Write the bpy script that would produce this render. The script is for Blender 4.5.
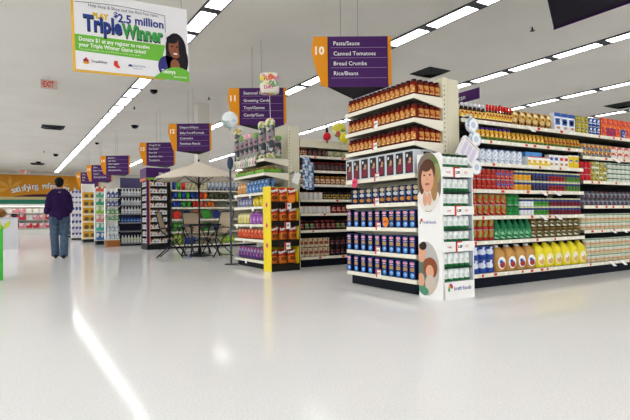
import bpy, math, random
from mathutils import Vector, Matrix
random.seed(7)
PI = math.pi
for o in list(bpy.data.objects): bpy.data.objects.remove(o)
scene = bpy.context.scene
COL = scene.collection

# ------------------------------------------------------------------ camera
F, YAW, PITCH, ROLL, CAMZ = 507.73, 0.541980, 0.0139766, -0.013848, 0.82
cy, sy, cp, sp = math.cos(YAW), math.sin(YAW), math.cos(PITCH), math.sin(PITCH)
_r = Vector((cy, -sy, 0)); FW = Vector((sy*cp, cy*cp, sp)); _u = _r.cross(FW)
RT = math.cos(ROLL)*_r + math.sin(ROLL)*_u
UP = -math.sin(ROLL)*_r + math.cos(ROLL)*_u
CAM = Vector((0, 0, CAMZ))
cam = bpy.data.cameras.new('camera'); cam.sensor_width = 36; cam.sensor_fit = 'HORIZONTAL'
cam.lens = F*36/630; cam.clip_end = 200
camo = bpy.data.objects.new('camera', cam); COL.objects.link(camo)
m = Matrix((RT, UP, -FW)).transposed().to_4x4(); m.translation = CAM
camo.matrix_world = m
scene.camera = camo

def ray(x, y): return FW + (x-315)/F*RT - (y-210)/F*UP
def at(x, y, ax, val):
    """point of the plane axis=val that the photo shows at pixel x,y"""
    d = ray(x, y); t = (val-CAM[ax])/d[ax]; return CAM + d*t
def Xat(px, Y, z):            # x on the line (.,Y,z) seen in pixel column px
    q = RT - (px-315)/F*FW; return -(q.y*Y + q.z*(z-CAMZ))/q.x
def Yat(px, X, z):
    q = RT - (px-315)/F*FW; return -(q.x*X + q.z*(z-CAMZ))/q.y
def Zat(py, X, Y):            # height of the vertical line (X,Y) seen in pixel row py
    q = UP + (py-210)/F*FW; return CAMZ - (q.x*X + q.y*Y)/q.z

# ------------------------------------------------------------------ world and exposure
w = bpy.data.worlds.new('world'); scene.world = w; w.use_nodes = True
w.node_tree.nodes['Background'].inputs[0].default_value = (.93, .96, 1, 1)
w.node_tree.nodes['Background'].inputs[1].default_value = 5.0
scene.view_settings.view_transform = 'Standard'; scene.view_settings.look = 'None'
scene.view_settings.gamma = 1; scene.view_settings.use_curve_mapping = False
scene.view_settings.exposure = 0.0
# unseen shop windows added behind and left of the camera for extra daylight (portals guide it)
WIN_F = [(-7.5+4.2*k, -3.6+4.2*k) for k in range(5)]        # x ranges in the front wall
WIN_L = [(-7.0+4.2*k, -3.1+4.2*k) for k in range(11)]       # y ranges in the left wall
WZ0, WZ1 = .35, 3.6
def portal(loc, rot, sx, sz):
    l = bpy.data.lights.new('window_portal', 'AREA'); l.shape = 'RECTANGLE'; l.size = sx; l.size_y = sz; l.cycles.is_portal = True
    o = bpy.data.objects.new('window_portal', l); COL.objects.link(o); o.location = loc; o.rotation_euler = rot
portal((2.85, -8.25, (WZ0+WZ1)/2), (PI/2, 0, PI), 20.7, WZ1-WZ0)
portal((-9.25, 16.0, (WZ0+WZ1)/2), (PI/2, 0, PI/2), 46, WZ1-WZ0)
LIGHT = 6.8        # emission of the fluorescent diffusers

# ------------------------------------------------------------------ helpers
def lin(c):
    if isinstance(c, str):
        c = [int(c[i:i+2], 16)/255 for i in (0, 2, 4)]
    return tuple(v/12.92 if v <= .04045 else ((v+.055)/1.055)**2.4 for v in c)
MATS = {}
def mat(name, c, rough=.5, metal=0, emit=0, alpha=1, trans=0, coat=0, spec=.16):
    if name in MATS: return MATS[name]
    M = bpy.data.materials.new(name); M.use_nodes = True
    b = M.node_tree.nodes['Principled BSDF']
    b.inputs['Base Color'].default_value = lin(c)+(1,)
    b.inputs['Roughness'].default_value = rough; b.inputs['Metallic'].default_value = metal
    b.inputs['Specular IOR Level'].default_value = spec
    if emit:
        b.inputs['Emission Color'].default_value = lin(c)+(1,); b.inputs['Emission Strength'].default_value = emit
    if trans: b.inputs['Transmission Weight'].default_value = trans
    if alpha < 1: b.inputs['Alpha'].default_value = alpha
    if coat: b.inputs['Coat Weight'].default_value = coat; b.inputs['Coat Roughness'].default_value = .05
    MATS[name] = M; return M
def pmat(name, cols, scale=40, sz=1.0, rough=.4, kind='VORONOI', coords='Object'):
    """printed wrapper: patches of the given colours [(colour, share)...]"""
    if name in MATS: return MATS[name]
    M = mat(name, cols[0][0], rough); nt = M.node_tree; N = nt.nodes; L = nt.links
    tc = N.new('ShaderNodeTexCoord'); mp = N.new('ShaderNodeMapping'); mp.inputs['Scale'].default_value = (1, 1, sz)
    L.new(tc.outputs[coords], mp.inputs[0])
    if kind == 'VORONOI':
        t = N.new('ShaderNodeTexVoronoi'); t.inputs['Scale'].default_value = scale
        s = N.new('ShaderNodeSeparateColor'); L.new(t.outputs['Color'], s.inputs[0]); out = s.outputs[0]
    else:
        t = N.new('ShaderNodeTexNoise'); t.inputs['Scale'].default_value = scale; t.inputs['Detail'].default_value = 3
        out = t.outputs['Fac']
    L.new(mp.outputs[0], t.inputs[0])
    r = N.new('ShaderNodeValToRGB'); r.color_ramp.interpolation = 'CONSTANT'
    e = r.color_ramp.elements; p = 0
    for i, (c, s_) in enumerate(cols):
        el = e[i] if i < 2 else e.new(p)
        el.position = p; el.color = lin(c)+(1,); p += s_
    L.new(out, r.inputs[0]); L.new(r.outputs[0], N['Principled BSDF'].inputs['Base Color'])
    return M

class MB:
    def __init__(s): s.v = []; s.f = []; s.mi = []; s.mats = []; s.sm = []
    def idx(s, m):
        if m not in s.mats: s.mats.append(m)
        return s.mats.index(m)
    def face(s, pts, m, smooth=False):
        n = len(s.v); s.v += [tuple(p) for p in pts]; s.f.append(tuple(range(n, n+len(pts)))); s.mi.append(s.idx(m)); s.sm.append(smooth)
        return s
    def raw(s, vs, fs, m, smooth=False):
        n = len(s.v); s.v += [tuple(p) for p in vs]; k = s.idx(m)
        for f in fs: s.f.append(tuple(n+i for i in f)); s.mi.append(k); s.sm.append(smooth)
        return s
    def box(s, x0, x1, y0, y1, z0, z1, m, top=None, front=None, side=None, back=None):
        V = [(x0,y0,z0),(x1,y0,z0),(x1,y1,z0),(x0,y1,z0),(x0,y0,z1),(x1,y0,z1),(x1,y1,z1),(x0,y1,z1)]
        n = len(s.v); s.v += V
        for f, mm in (((3,2,1,0), m), ((4,5,6,7), top or m), ((0,1,5,4), front or m), ((1,2,6,5), side or m), ((2,3,7,6), back or m), ((3,0,4,7), side or m)):
            s.f.append(tuple(n+i for i in f)); s.mi.append(s.idx(mm)); s.sm.append(False)
        return s
    def lathe(s, prof, seg=12, cx=0, cyy=0, cz=0, sx=1, syy=1, cap=True):
        """prof: list of (radius, z, material of the band above)"""
        n = len(s.v)
        for r, z, _ in prof:
            for k in range(seg):
                a = 2*PI*(k+.5)/seg; s.v.append((cx+r*sx*math.cos(a), cyy+r*syy*math.sin(a), cz+z))
        for i in range(len(prof)-1):
            mi = s.idx(prof[i][2])
            for k in range(seg):
                k2 = (k+1) % seg
                s.f.append((n+i*seg+k, n+i*seg+k2, n+(i+1)*seg+k2, n+(i+1)*seg+k)); s.mi.append(mi); s.sm.append(True)
        if cap:
            s.f.append(tuple(n+k for k in range(seg-1, -1, -1))); s.mi.append(s.idx(prof[0][2])); s.sm.append(False)
            q = n+(len(prof)-1)*seg
            s.f.append(tuple(q+k for k in range(seg))); s.mi.append(s.idx(prof[-1][2])); s.sm.append(False)
        return s
    def tube(s, pts, r, m, seg=8, smooth=True, r2=None, flat=1.0):
        """tube along points; r number or list; flat squeezes the second axis"""
        P = [Vector(p) for p in pts]; R = r if isinstance(r, (list, tuple)) else [r]*len(P)
        n = len(s.v); mi = s.idx(m); a0 = None
        for i, p in enumerate(P):
            d = (P[min(i+1, len(P)-1)]-P[max(i-1, 0)]).normalized()
            if a0 is None:
                a0 = Vector((1,0,0)) if abs(d.x) < .9 else Vector((0,1,0))
            a = (a0 - d*a0.dot(d)).normalized(); b = d.cross(a); a0 = a
            rr = R[i]; ra, rb = (rr if isinstance(rr, (tuple, list)) else (rr, rr*flat))
            for k in range(seg):
                t = 2*PI*(k+.5)/seg; s.v.append(tuple(p + a*ra*math.cos(t) + b*rb*math.sin(t)))
        for i in range(len(P)-1):
            for k in range(seg):
                k2 = (k+1) % seg
                s.f.append((n+i*seg+k, n+i*seg+k2, n+(i+1)*seg+k2, n+(i+1)*seg+k)); s.mi.append(mi); s.sm.append(smooth)
        s.f.append(tuple(n+k for k in range(seg-1, -1, -1))); s.mi.append(mi); s.sm.append(False)
        q = n+(len(P)-1)*seg
        s.f.append(tuple(q+k for k in range(seg))); s.mi.append(mi); s.sm.append(False)
        return s
    def bar(s, p, q, wd, hd, m):          # rectangular bar
        return s.tube([p, q], [(wd*.707, hd*.707)]*2, m, seg=4, smooth=False)
    def ell(s, c, ax, ay, rx, ry, m, n=16, a0=0, a1=2*PI):
        c = Vector(c); ax = Vector(ax); ay = Vector(ay)
        full = abs(a1-a0-2*PI) < 1e-6
        pts = [c+ax*rx*math.cos(a0+(a1-a0)*k/(n if full else n-1))+ay*ry*math.sin(a0+(a1-a0)*k/(n if full else n-1)) for k in range(n)]
        return s.face(pts, m)
    def slab(s, outline, fr, t, m, edge=None):
        """outline [(u,v)] on frame fr(u,v,depth); thickness t behind"""
        a = [fr(u, v, 0) for u, v in outline]; b = [fr(u, v, t) for u, v in outline]; k = len(a)
        s.face(a, m); s.face(b[::-1], edge or m)
        for i in range(k):
            j = (i+1) % k; s.face([a[i], b[i], b[j], a[j]], edge or m)
        return s
    def blob(s, c, r, m, nu=10, nv=7, fn=None):
        c = Vector(c); n = len(s.v); mi = s.idx(m)
        for i in range(nv+1):
            ph = PI*i/nv
            for k in range(nu):
                th = 2*PI*k/nu; d = Vector((math.sin(ph)*math.cos(th), math.sin(ph)*math.sin(th), math.cos(ph)))
                q = fn(d) if fn else d
                s.v.append(tuple(c+Vector((q.x*r[0], q.y*r[1], q.z*r[2]))))
        for i in range(nv):
            for k in range(nu):
                k2 = (k+1) % nu; s.f.append((n+i*nu+k, n+(i+1)*nu+k, n+(i+1)*nu+k2, n+i*nu+k2)); s.mi.append(mi); s.sm.append(True)
        return s
    def mesh(s, name):
        me = bpy.data.meshes.new(name); me.from_pydata(s.v, [], s.f)
        for mm in s.mats: me.materials.append(mm)
        me.polygons.foreach_set('material_index', s.mi); me.polygons.foreach_set('use_smooth', s.sm)
        me.update(); return me

def tag(o, label=None, cat=None, group=None, kind=None):
    if label: o['label'] = label
    if cat: o['category'] = cat
    if group: o['group'] = group
    if kind: o['kind'] = kind
    return o
def link(name, data, parent=None, loc=(0,0,0), rz=0):
    o = bpy.data.objects.new(name, data); COL.objects.link(o)
    o.location = loc; o.rotation_euler = (0, 0, rz)
    if parent: o.parent = parent
    return o
def obj(name, mb, parent=None, loc=(0,0,0), rz=0):
    return link(name, mb.mesh(name), parent, loc, rz)
def empty(name, loc, rz=0, label=None, cat=None, group=None):
    o = link(name, None, None, loc, rz); o.empty_display_size = .1
    return tag(o, label, cat, group)
def put(kind, loc, rz, label, group, cat=None, name=None):
    """one product: root mesh plus its part meshes"""
    nm, c, me, parts = kind
    o = link(name or nm, me, None, loc, rz); tag(o, label, cat or c, group)
    for pn, pm in parts: link(pn, pm, o)
    return o
ORD = 'first second third fourth fifth sixth seventh eighth ninth tenth eleventh twelfth thirteenth fourteenth fifteenth sixteenth'.split()
def nth(i, n, j=0, m=1):
    "place of one product in its row"
    t = ''
    if n > 1: t = ', leftmost' if i == 0 else ', rightmost' if i == n-1 else ', %s from left' % (ORD[i] if i < len(ORD) else 'number %d' % (i+1))
    if m > 1: t += (', ' if not t else ' ') + (('lower', 'upper')[j] if m == 2 else 'layer %s up' % ('one', 'two', 'three', 'four', 'five', 'six')[j])
    return t
TEXTS = []
def text(s, size, m, parent, M4, align='LEFT', bold=.0, name='lettering', xs=1, fit=None):
    cu = bpy.data.curves.new('t', 'FONT'); cu.body = s; cu.size = size; cu.align_x = align; cu.offset = bold; cu.resolution_u = 2
    cu.extrude = .0005
    o = bpy.data.objects.new(name, cu); COL.objects.link(o); o.parent = parent
    o.matrix_local = M4 @ Matrix.Diagonal((xs, 1, 1, 1)); cu.materials.append(m); TEXTS.append(o)
    if fit: o['fit'] = fit
    return o
def frame4(o, u, v):            # matrix: text x along u, y along v, placed at o
    u = Vector(u).normalized(); v = Vector(v).normalized(); n = u.cross(v)
    M = Matrix((u, v, n)).transposed().to_4x4(); M.translation = Vector(o); return M

# ------------------------------------------------------------------ structure
cream = mat('cream_metal', 'd9d2b8', .45)
creamd = mat('shelf_board', '7d7a6c', .6); backd = mat('back_board_shade', '232528', .7)  # boards coloured dark to stand in for shade in the shelf gaps
lipm = mat('shelf_lip', 'e8e2cf', .35)
navy = mat('kick_navy', '0b111c', .7)
blk = mat('black', '0c0c10', .5)
dkgrey = mat('dark_grey', '2a2c30', .5)
white = mat('white', 'f2f2ef', .45)
purple = mat('sign_purple', '451c5c', .4)
dpurple = mat('sign_dark', '0b0620', .6)
orange = mat('sign_orange', 'dc8c14', .4)
steel = mat('steel', 'b8bcc0', .3, 1)

def noise_surface(name, base, c2, scale, rough, bump=0, bscale=3, spec=.12):
    M = mat(name, base, rough, spec=spec); nt = M.node_tree; N = nt.nodes; L = nt.links; b = N['Principled BSDF']
    tc = N.new('ShaderNodeTexCoord')
    n = N.new('ShaderNodeTexNoise'); n.inputs['Scale'].default_value = scale; n.inputs['Detail'].default_value = 4
    L.new(tc.outputs['Object'], n.inputs[0])
    r = N.new('ShaderNodeValToRGB'); e = r.color_ramp.elements
    e[0].position = .35; e[0].color = lin(c2)+(1,); e[1].position = .6; e[1].color = lin(base)+(1,)
    L.new(n.outputs[0], r.inputs[0]); L.new(r.outputs[0], b.inputs['Base Color'])
    if bump:
        n2 = N.new('ShaderNodeTexNoise'); n2.inputs['Scale'].default_value = bscale; n2.inputs['Detail'].default_value = 2
        L.new(tc.outputs['Object'], n2.inputs[0])
        bp = N.new('ShaderNodeBump'); bp.inputs['Strength'].default_value = bump; bp.inputs['Distance'].default_value = .01
        L.new(n2.outputs[0], bp.inputs['Height']); L.new(bp.outputs[0], b.inputs['Normal'])
    return M
floorm = noise_surface('waxed_floor', 'eae9e8', 'dfdedd', 90, .10, .12, 2.6, spec=.07)
ceilm = noise_surface('ceiling_paint', 'efece5', 'e9e6de', .6, .9)
wallm = noise_surface('wall_paint', 'dedad0', 'd8d3c8', .5, .8)
X0, X1, Y0, Y1, CZ = -9., 24., -8., 44., 4.5
tag(obj('floor', MB().box(X0, X1, Y0, Y1, -.1, 0, floorm)), kind='structure')
tag(obj('ceiling', MB().box(X0, X1, Y0, Y1, CZ, CZ+.1, ceilm)), kind='structure')
tag(obj('wall_back', MB().box(X0, X1, Y1, Y1+.2, 0, CZ, wallm)), kind='structure')
def holes(lo, hi, wins):
    out = []; a = lo
    for w0, w1 in wins: out.append((a, w0)); a = w1
    return out+[(a, hi)]
wf = MB().box(X0, X1, Y0-.2, Y0, 0, WZ0, wallm).box(X0, X1, Y0-.2, Y0, WZ1, CZ, wallm)
for a, b in holes(X0, X1, WIN_F): wf.box(a, b, Y0-.2, Y0, WZ0, WZ1, wallm)
tag(obj('wall_front', wf), kind='structure')
wl = MB().box(X0-.2, X0, Y0, Y1, 0, WZ0, wallm).box(X0-.2, X0, Y0, Y1, WZ1, CZ, wallm)
for a, b in holes(Y0, Y1, WIN_L): wl.box(X0-.2, X0, a, b, WZ0, WZ1, wallm)
tag(obj('wall_left', wl), kind='structure')
pane_m = mat('window_glass', 'f4f8f8', .05, alpha=.1); winfr = mat('window_frame', '55585c', .4, .5)  # panes and frames of the added windows, out of view
for k, (a, b) in enumerate(WIN_F):
    w_ = tag(obj('window_%d' % (k+1), MB().box(a, b, Y0-.11, Y0-.1, WZ0, WZ1, pane_m)), kind='structure')
    obj('window_frame', MB().box(a, a+.06, Y0-.14, Y0-.06, WZ0, WZ1, winfr).box(b-.06, b, Y0-.14, Y0-.06, WZ0, WZ1, winfr).box(a, b, Y0-.14, Y0-.06, WZ0, WZ0+.06, winfr).box(a, b, Y0-.14, Y0-.06, WZ1-.06, WZ1, winfr), w_)
for k, (a, b) in enumerate(WIN_L):
    w_ = tag(obj('window_%d' % (k+1+len(WIN_F)), MB().box(X0-.11, X0-.1, a, b, WZ0, WZ1, pane_m)), kind='structure')
    obj('window_frame', MB().box(X0-.14, X0-.06, a, a+.06, WZ0, WZ1, winfr).box(X0-.14, X0-.06, b-.06, b, WZ0, WZ1, winfr).box(X0-.14, X0-.06, a, b, WZ0, WZ0+.06, winfr).box(X0-.14, X0-.06, a, b, WZ1-.06, WZ1, winfr), w_)
tag(obj('added_ground_outside', MB().box(X0-40, X1+10, Y0-40, Y1+10, -.3, -.15, mat('asphalt', '8a8a88', .9))), kind='structure')  # unseen ground, added to dim the light thrown up at the ceiling
tag(obj('wall_right', MB().box(X1, X1+.2, Y0, Y1, 0, CZ, wallm)), kind='structure')
tag(obj('wall_column', MB().box(5.12, 5.5, 15.62, 16.0, 0, CZ, wallm)), 'square pale column rising behind the aisle 12 sign', 'column', kind='structure')

# fluorescent strips: modules 1.25 m long
tube_m = mat('diffuser', (1, 1, 1), .5, emit=LIGHT)
LW = .15
lm_frame = MB(); tr = mat('light_trim', '4a4b50', .5)
for sx in (-1, 1): lm_frame.box(sx*(LW+.012)-.012, sx*(LW+.012)+.012, -.61, .61, -.035, 0, tr)
for sx in (-1, 1): lm_frame.box(-LW, LW, sx*.5635-.0475, sx*.5635+.0475, -.034, 0, tr)
lf = lm_frame.mesh('light_frame'); ld = MB().box(-LW, LW, -.515, .515, -.026, -.004, tube_m).mesh('diffuser')
for si, sx in enumerate((-4.95, -.95, 3.05, 7.02, 10.95, 15.0, 19.0)):
    names = {-.95: 'strip left of the walkway', 3.05: 'long strip over the walkway', 7.02: 'strip behind the aisle 10 sign', 10.95: 'strip over the long gondola', 15.0: 'strip at the far right'}
    nmod = 41
    for k in range(nmod):
        y = -6.8 + 1.225*k
        if y > Y1-.7: break
        nb = int((Y1-.7-y)/1.225)+1
        e = empty('ceiling_light', (sx, y, CZ), 0, 'ceiling light number %d from the back wall in the %s' % (nb, names.get(sx, 'strip above the far right gondolas' if sx > 15 else 'outermost strip on the left')), 'ceiling light', names.get(sx, 'outer light strips'))
        link('frame', lf, e); link('diffuser', ld, e)

# ------------------------------------------------------------------ shelf furniture
def gondola(name, label, x0, x1, yf, depth, zs, ztop, group=None, kick=.13, backm=None, upright=None, lip=lipm, base=navy, step=None):
    """double run of shelves facing -Y with its front lip in the plane yf"""
    e = empty(name, ((x0+x1)/2, yf, 0), 0, label, 'shelf unit', group); cx = (x0+x1)/2; hw = (x1-x0)/2
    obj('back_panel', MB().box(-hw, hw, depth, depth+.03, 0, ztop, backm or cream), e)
    for s in (-1, 1):
        u = MB().box(s*hw-(.04 if s > 0 else 0), s*hw+(0 if s > 0 else .04), depth-.03, depth, 0, ztop, upright or cream)
        obj('upright', u, e)
    obj('kick_plate', MB().box(-hw, hw, .03, depth, 0, kick, base), e)
    for z in zs:
        d0 = 0
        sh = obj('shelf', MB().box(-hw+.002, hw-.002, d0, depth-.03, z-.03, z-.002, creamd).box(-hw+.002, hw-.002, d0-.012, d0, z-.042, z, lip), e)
    return e
tagred = mat('tag_red', 'd23a30', .5); tagw = mat('tag_white', 'f4f2ec', .5)
def price_labels(e, z, x0, x1, cx, n, seed):
    rnd = random.Random(seed); mb = MB()
    for k in range(n):
        x = x0+(x1-x0)*(k+rnd.random()*.7)/n - cx; ww = rnd.choice((.03, .04, .05))
        mb.box(x, x+ww, -.015, -.0121, z-.035, z-.006, tagred if rnd.random() < .4 else tagw)
    tag(obj('price_labels', mb, e), kind='stuff')
def shelf_flags(e, pts):
    for (x, z, s) in pts:
        o = obj('shelf_tag', MB().face([(x-.04*s, -.02, z), (x+.02*s, -.02, z), (x+.07*s, -.06, z-.055*s), (x+.01*s, -.06, z-.055*s)], tagw)
                .face([(x-.04*s, -.018, z-.002), (x+.01*s, -.058, z-.057*s), (x+.07*s, -.058, z-.057*s), (x+.02*s, -.018, z-.002)], tagw), e)

# product kinds: (object name, category, mesh, [(part name, mesh)])
def k_jar(name, r, h, body, label, lid, parts=True, shoulder=.75, seg=12):
    prof = [(r*.92, 0, body), (r, h*.05, body), (r, h*shoulder, body), (r*.72, h*.87, body), (r*.72, h*.9, body)]
    def arc(mb, half=1.1, za=.16, zc=shoulder-.1, n=6):
        R = r*1.02
        for q in range(n):
            a, b = -PI/2-half+2*half*q/n, -PI/2-half+2*half*(q+1)/n
            mb.face([(R*math.cos(a), R*math.sin(a), h*za), (R*math.cos(b), R*math.sin(b), h*za), (R*math.cos(b), R*math.sin(b), h*zc), (R*math.cos(a), R*math.sin(a), h*zc)], label, True)
        return mb
    ld = [(r*.78, h*.86, lid), (r*.78, h, lid)]
    if parts:
        return (name, 'jar', MB().lathe(prof, seg).mesh(name), [('label', arc(MB()).mesh('label')), ('lid', MB().lathe(ld, seg).mesh('lid'))])
    return (name, 'jar', arc(MB().lathe(prof, seg).lathe(ld, seg)).mesh(name), [])
def k_can(name, r, h, lab, top=steel, band=None, bh=.3, cat='can', seg=12):
    b = band or lab
    return (name, cat, MB().lathe([(r*.95, 0, top), (r, h*.03, b), (r, h*bh, lab), (r, h*.94, top), (r*.95, h*.97, top), (r*.93, h, top)], seg).mesh(name), [])
def k_bottle(name, r, h, body, label, cap, caph=.18, sq=.7, neck=.4, lz=(.15, .55)):
    mb = MB().lathe([(r*.9, 0, body), (r, h*.04, body), (r, h*.6, body), (r*neck*1.1, h*(1-caph-.05), body), (r*neck, h*(1-caph), body)], 10, syy=sq)
    mb.lathe([(r*1.02, h*lz[0], label), (r*1.02, h*lz[1], label)], 10, syy=sq, cap=False)
    mb.lathe([(r*neck*1.15, h*(1-caph), cap), (r*neck*.95, h, cap)], 8)
    return (name, 'bottle', mb.mesh(name), [])
def k_box(name, w, d, h, m, deco=None, cat='box', side=None, top=None):
    mb = MB().box(-w/2, w/2, -d/2, d/2, 0, h, m, side=side, top=top)
    for dd in deco or []:
        if dd[0] == 'e': _, x, z, rx, rz, mm = dd; mb.ell((x*w, -d/2-.0012, z*h), (1,0,0), (0,0,1), rx*w, rz*h, mm, 12)
        else: _, xa, xb, za, zb, mm = dd; mb.face([(xa*w, -d/2-.0008, za*h), (xb*w, -d/2-.0008, za*h), (xb*w, -d/2-.0008, zb*h), (xa*w, -d/2-.0008, zb*h)], mm)
    return (name, cat, mb.mesh(name), [])
def k_bag(name, w, d, h, m, m2=None, cat='bag', deco=None):
    """pillow bag with flat crimped ends"""
    n = 7; prof = [(.0, .12), (.06, .3), (.2, .85), (.5, 1), (.8, .85), (.93, .35), (1, .08)]
    mb = MB(); vs = []
    for (t, k) in prof:
        wx = w/2*(1-.10*math.sin(PI*t))
        for x, y in ((-1, 0), (-.6, -.8), (0, -1), (.6, -.8), (1, 0), (.6, .8), (0, 1), (-.6, .8)):
            vs.append((x*wx, y*d/2*k, t*h))
    fs = []
    for i in range(n-1):
        for k in range(8): fs.append((i*8+k, i*8+(k+1) % 8, (i+1)*8+(k+1) % 8, (i+1)*8+k))
    half = [f for i, f in enumerate(fs) if i//8 < 3]; rest = [f for i, f in enumerate(fs) if i//8 >= 3]
    nbase = len(mb.v); mb.v += vs; a = mb.idx(m); b = mb.idx(m2 or m)
    for i, f in enumerate(fs): mb.f.append(f); mb.mi.append(a if i//8 < 3 else b); mb.sm.append(True)
    mb.f.append(tuple(range(7, -1, -1))); mb.mi.append(a); mb.sm.append(False)
    mb.f.append(tuple(range((n-1)*8, n*8))); mb.mi.append(b); mb.sm.append(False)
    for dd in deco or []:
        x, z, rx, rz, mm = dd; y = -d/2*1.04
        mb.ell((x*w, y, z*h), (1,0,0), (0,0,1), rx*w, rz*h, mm, 12)
    return (name, cat, mb.mesh(name), [])
def k_jug(name, w, d, h, body, label, cap):
    mb = MB(); n = 12
    def ring(z, sx, sy_, ox=0):
        return [(ox+sx*w/2*max(-1, min(1, 1.25*math.cos(2*PI*(k+.5)/n))), sy_*d/2*max(-1, min(1, 1.25*math.sin(2*PI*(k+.5)/n))), z*h) for k in range(n)]
    rings = [ring(0, .92, .92), ring(.03, 1, 1), ring(.62, 1, 1), ring(.78, .85, .85, -.03*w), ring(.9, .42, .42, -.16*w), ring(.93, .28, .3, -.16*w)]
    vs = [p for r_ in rings for p in r_]; fs = []
    for i in range(len(rings)-1):
        for k in range(n): fs.append((i*n+k, i*n+(k+1) % n, (i+1)*n+(k+1) % n, (i+1)*n+k))
    fs.append(tuple(range(n-1, -1, -1))); fs.append(tuple(range((len(rings)-1)*n, len(rings)*n)))
    mb.raw(vs, fs, body, True)
    hd = MB().tube([(.0, 0, h*.86), (.2*w, 0, h*.9), (.36*w, 0, h*.84), (.42*w, 0, h*.7), (.4*w, 0, h*.6)], d*.1, body, 6)
    cp_ = MB().lathe([(w*.17, h*.925, cap), (w*.16, h, cap)], 10, cx=-.16*w)
    lb = MB().ell((0, -d/2-.002, h*.33), (1,0,0), (0,0,1), w*.4, h*.24, label[0], 14).ell((.05*w, -d/2-.003, h*.26), (1,0,0), (0,0,1), w*.27, h*.13, label[1], 12).ell((-.08*w, -d/2-.004, h*.38), (1,0,0), (0,0,1), w*.16, h*.07, label[2], 10)
    return (name, 'jug', mb.mesh(name), [('handle', hd.mesh('handle')), ('cap', cp_.mesh('cap')), ('label', lb.mesh('label'))])

def run_x(mk, px0, px1, n, stack, yf, z, h, label, group=None, inset=None, rz=0, jit=.004, alt=False):
    """products side by side along X behind the lip at yf; px from the photo"""
    xa, xb = Xat(px0, yf, z+h/2), Xat(px1, yf, z+h/2); p = (xb-xa)/n
    if px1 == 640: n = int((9.3-xa)/p)          # the bay goes on past the frame
    k = mk(p); rr = random.Random(int(px0*31+z*977))
    ks = k if isinstance(k, list) else [k]
    for i in range(n):
        for j in range(stack):
            if alt: kk = ks[j % len(ks)]
            else: kk = ks[(i*7+j*3+rr.randrange(3)) % len(ks)] if len(ks) > 1 else ks[0]
            put(kk, (xa+p*(i+.5), yf+(inset if inset is not None else p/2+.012)+rr.random()*jit, z+j*h+.0005), rz+rr.uniform(-.05, .05), label+nth(i, n, j, stack), group or label)

# ------------------------------------------------------------------ aisle 10 end display (pasta and sauce)
XE, YA, YB = 3.576, 3.925, 5.17
EZ = [2.077, 1.830, 1.589, 1.255, .963, .694, .417, .157]
def end_display(name, label, xf, ya, yb, depth, zs, ztop, xe, lip=lipm, base=navy, kick=.12, inset=.05, panel=None, side_drop=.075):
    e = empty(name, (xf, (ya+yb)/2, 0), 0, label, 'shelf unit'); hy = (yb-ya)/2; pm = panel or cream
    obj('back_panel', MB().box(depth, depth+.03, -hy+.041, hy-.041, 0, ztop-.005, pm), e)
    for s in (-1, 1):
        y = s*(hy-.02)
        u = MB().box(depth-.0, depth+.07, y-.02, y+.02, 0, ztop, pm)
        for k in range(int(ztop/.05)-2):           # slots of the upright
            u.box(depth+.02, depth+.03, y-.0205, y-.02, .1+.05*k, .118+.05*k, dkgrey)
        obj('upright', u, e)
    obj('end_panel', MB().box(depth+.073, xe-xf, -hy, hy, 0, ztop-.01, pm), e)
    obj('kick_plate', MB().box(inset, depth, -hy+.05, hy-.02, 0, kick, base), e)
    for z in zs:
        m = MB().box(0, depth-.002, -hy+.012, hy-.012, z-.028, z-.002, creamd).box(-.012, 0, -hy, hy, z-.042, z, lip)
        for s in (-1, 1):                          # tapered side brackets
            y0, y1 = (-hy, -hy+.012) if s < 0 else (hy-.012, hy)
            P = [(0, z), (depth-.002, z), (depth-.002, z-.042-side_drop), (0, z-.042)]
            m.slab(P, (lambda a, b: (lambda u, v, t: (u, a+(b-a)*t, v)))(y0, y1), 1, lip)
        obj('shelf', m, e)
    return e
e10 = end_display('end_shelf_unit', 'cream end shelf unit stacked with sauce jars and blue pasta boxes', XE, YA, YB, .40, EZ, 2.30, 4.215)
sauce = mat('tomato_sauce', '6a180e', .25); sauce_lid = mat('jar_lid_dark', '33120c', .4)
sauce_lab = pmat('sauce_label', [('c8883c', .34), ('9c2c18', .36), ('e6cf98', .3)], 42, 1.2)
jr = .0375; kj = k_jar('sauce_jar', jr, .165, sauce, sauce_lab, sauce_lid)
nj = 15; pj = (YB-YA-.03)/nj
RZW = -PI/2          # products facing the walkway
for si in range(3):
    z = EZ[si]; ord_ = ('top', 'second', 'third')[si]
    for i in range(nj):
        put(kj, (XE+.045, YA+.015+pj*(i+.5), z), RZW, 'red sauce jar in front on the %s end shelf' % ord_ + nth(nj-1-i, nj), 'sauce jars in front on the %s shelf' % ord_)
    for i in range(4):
        put(kj, (XE+.045+.079*(i+1), YA+.015+pj*.5, z), 0, 'red sauce jar on the right side of the %s end shelf' % ord_ + nth(i, 4), 'sauce jars on the side of the %s shelf' % ord_)
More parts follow.
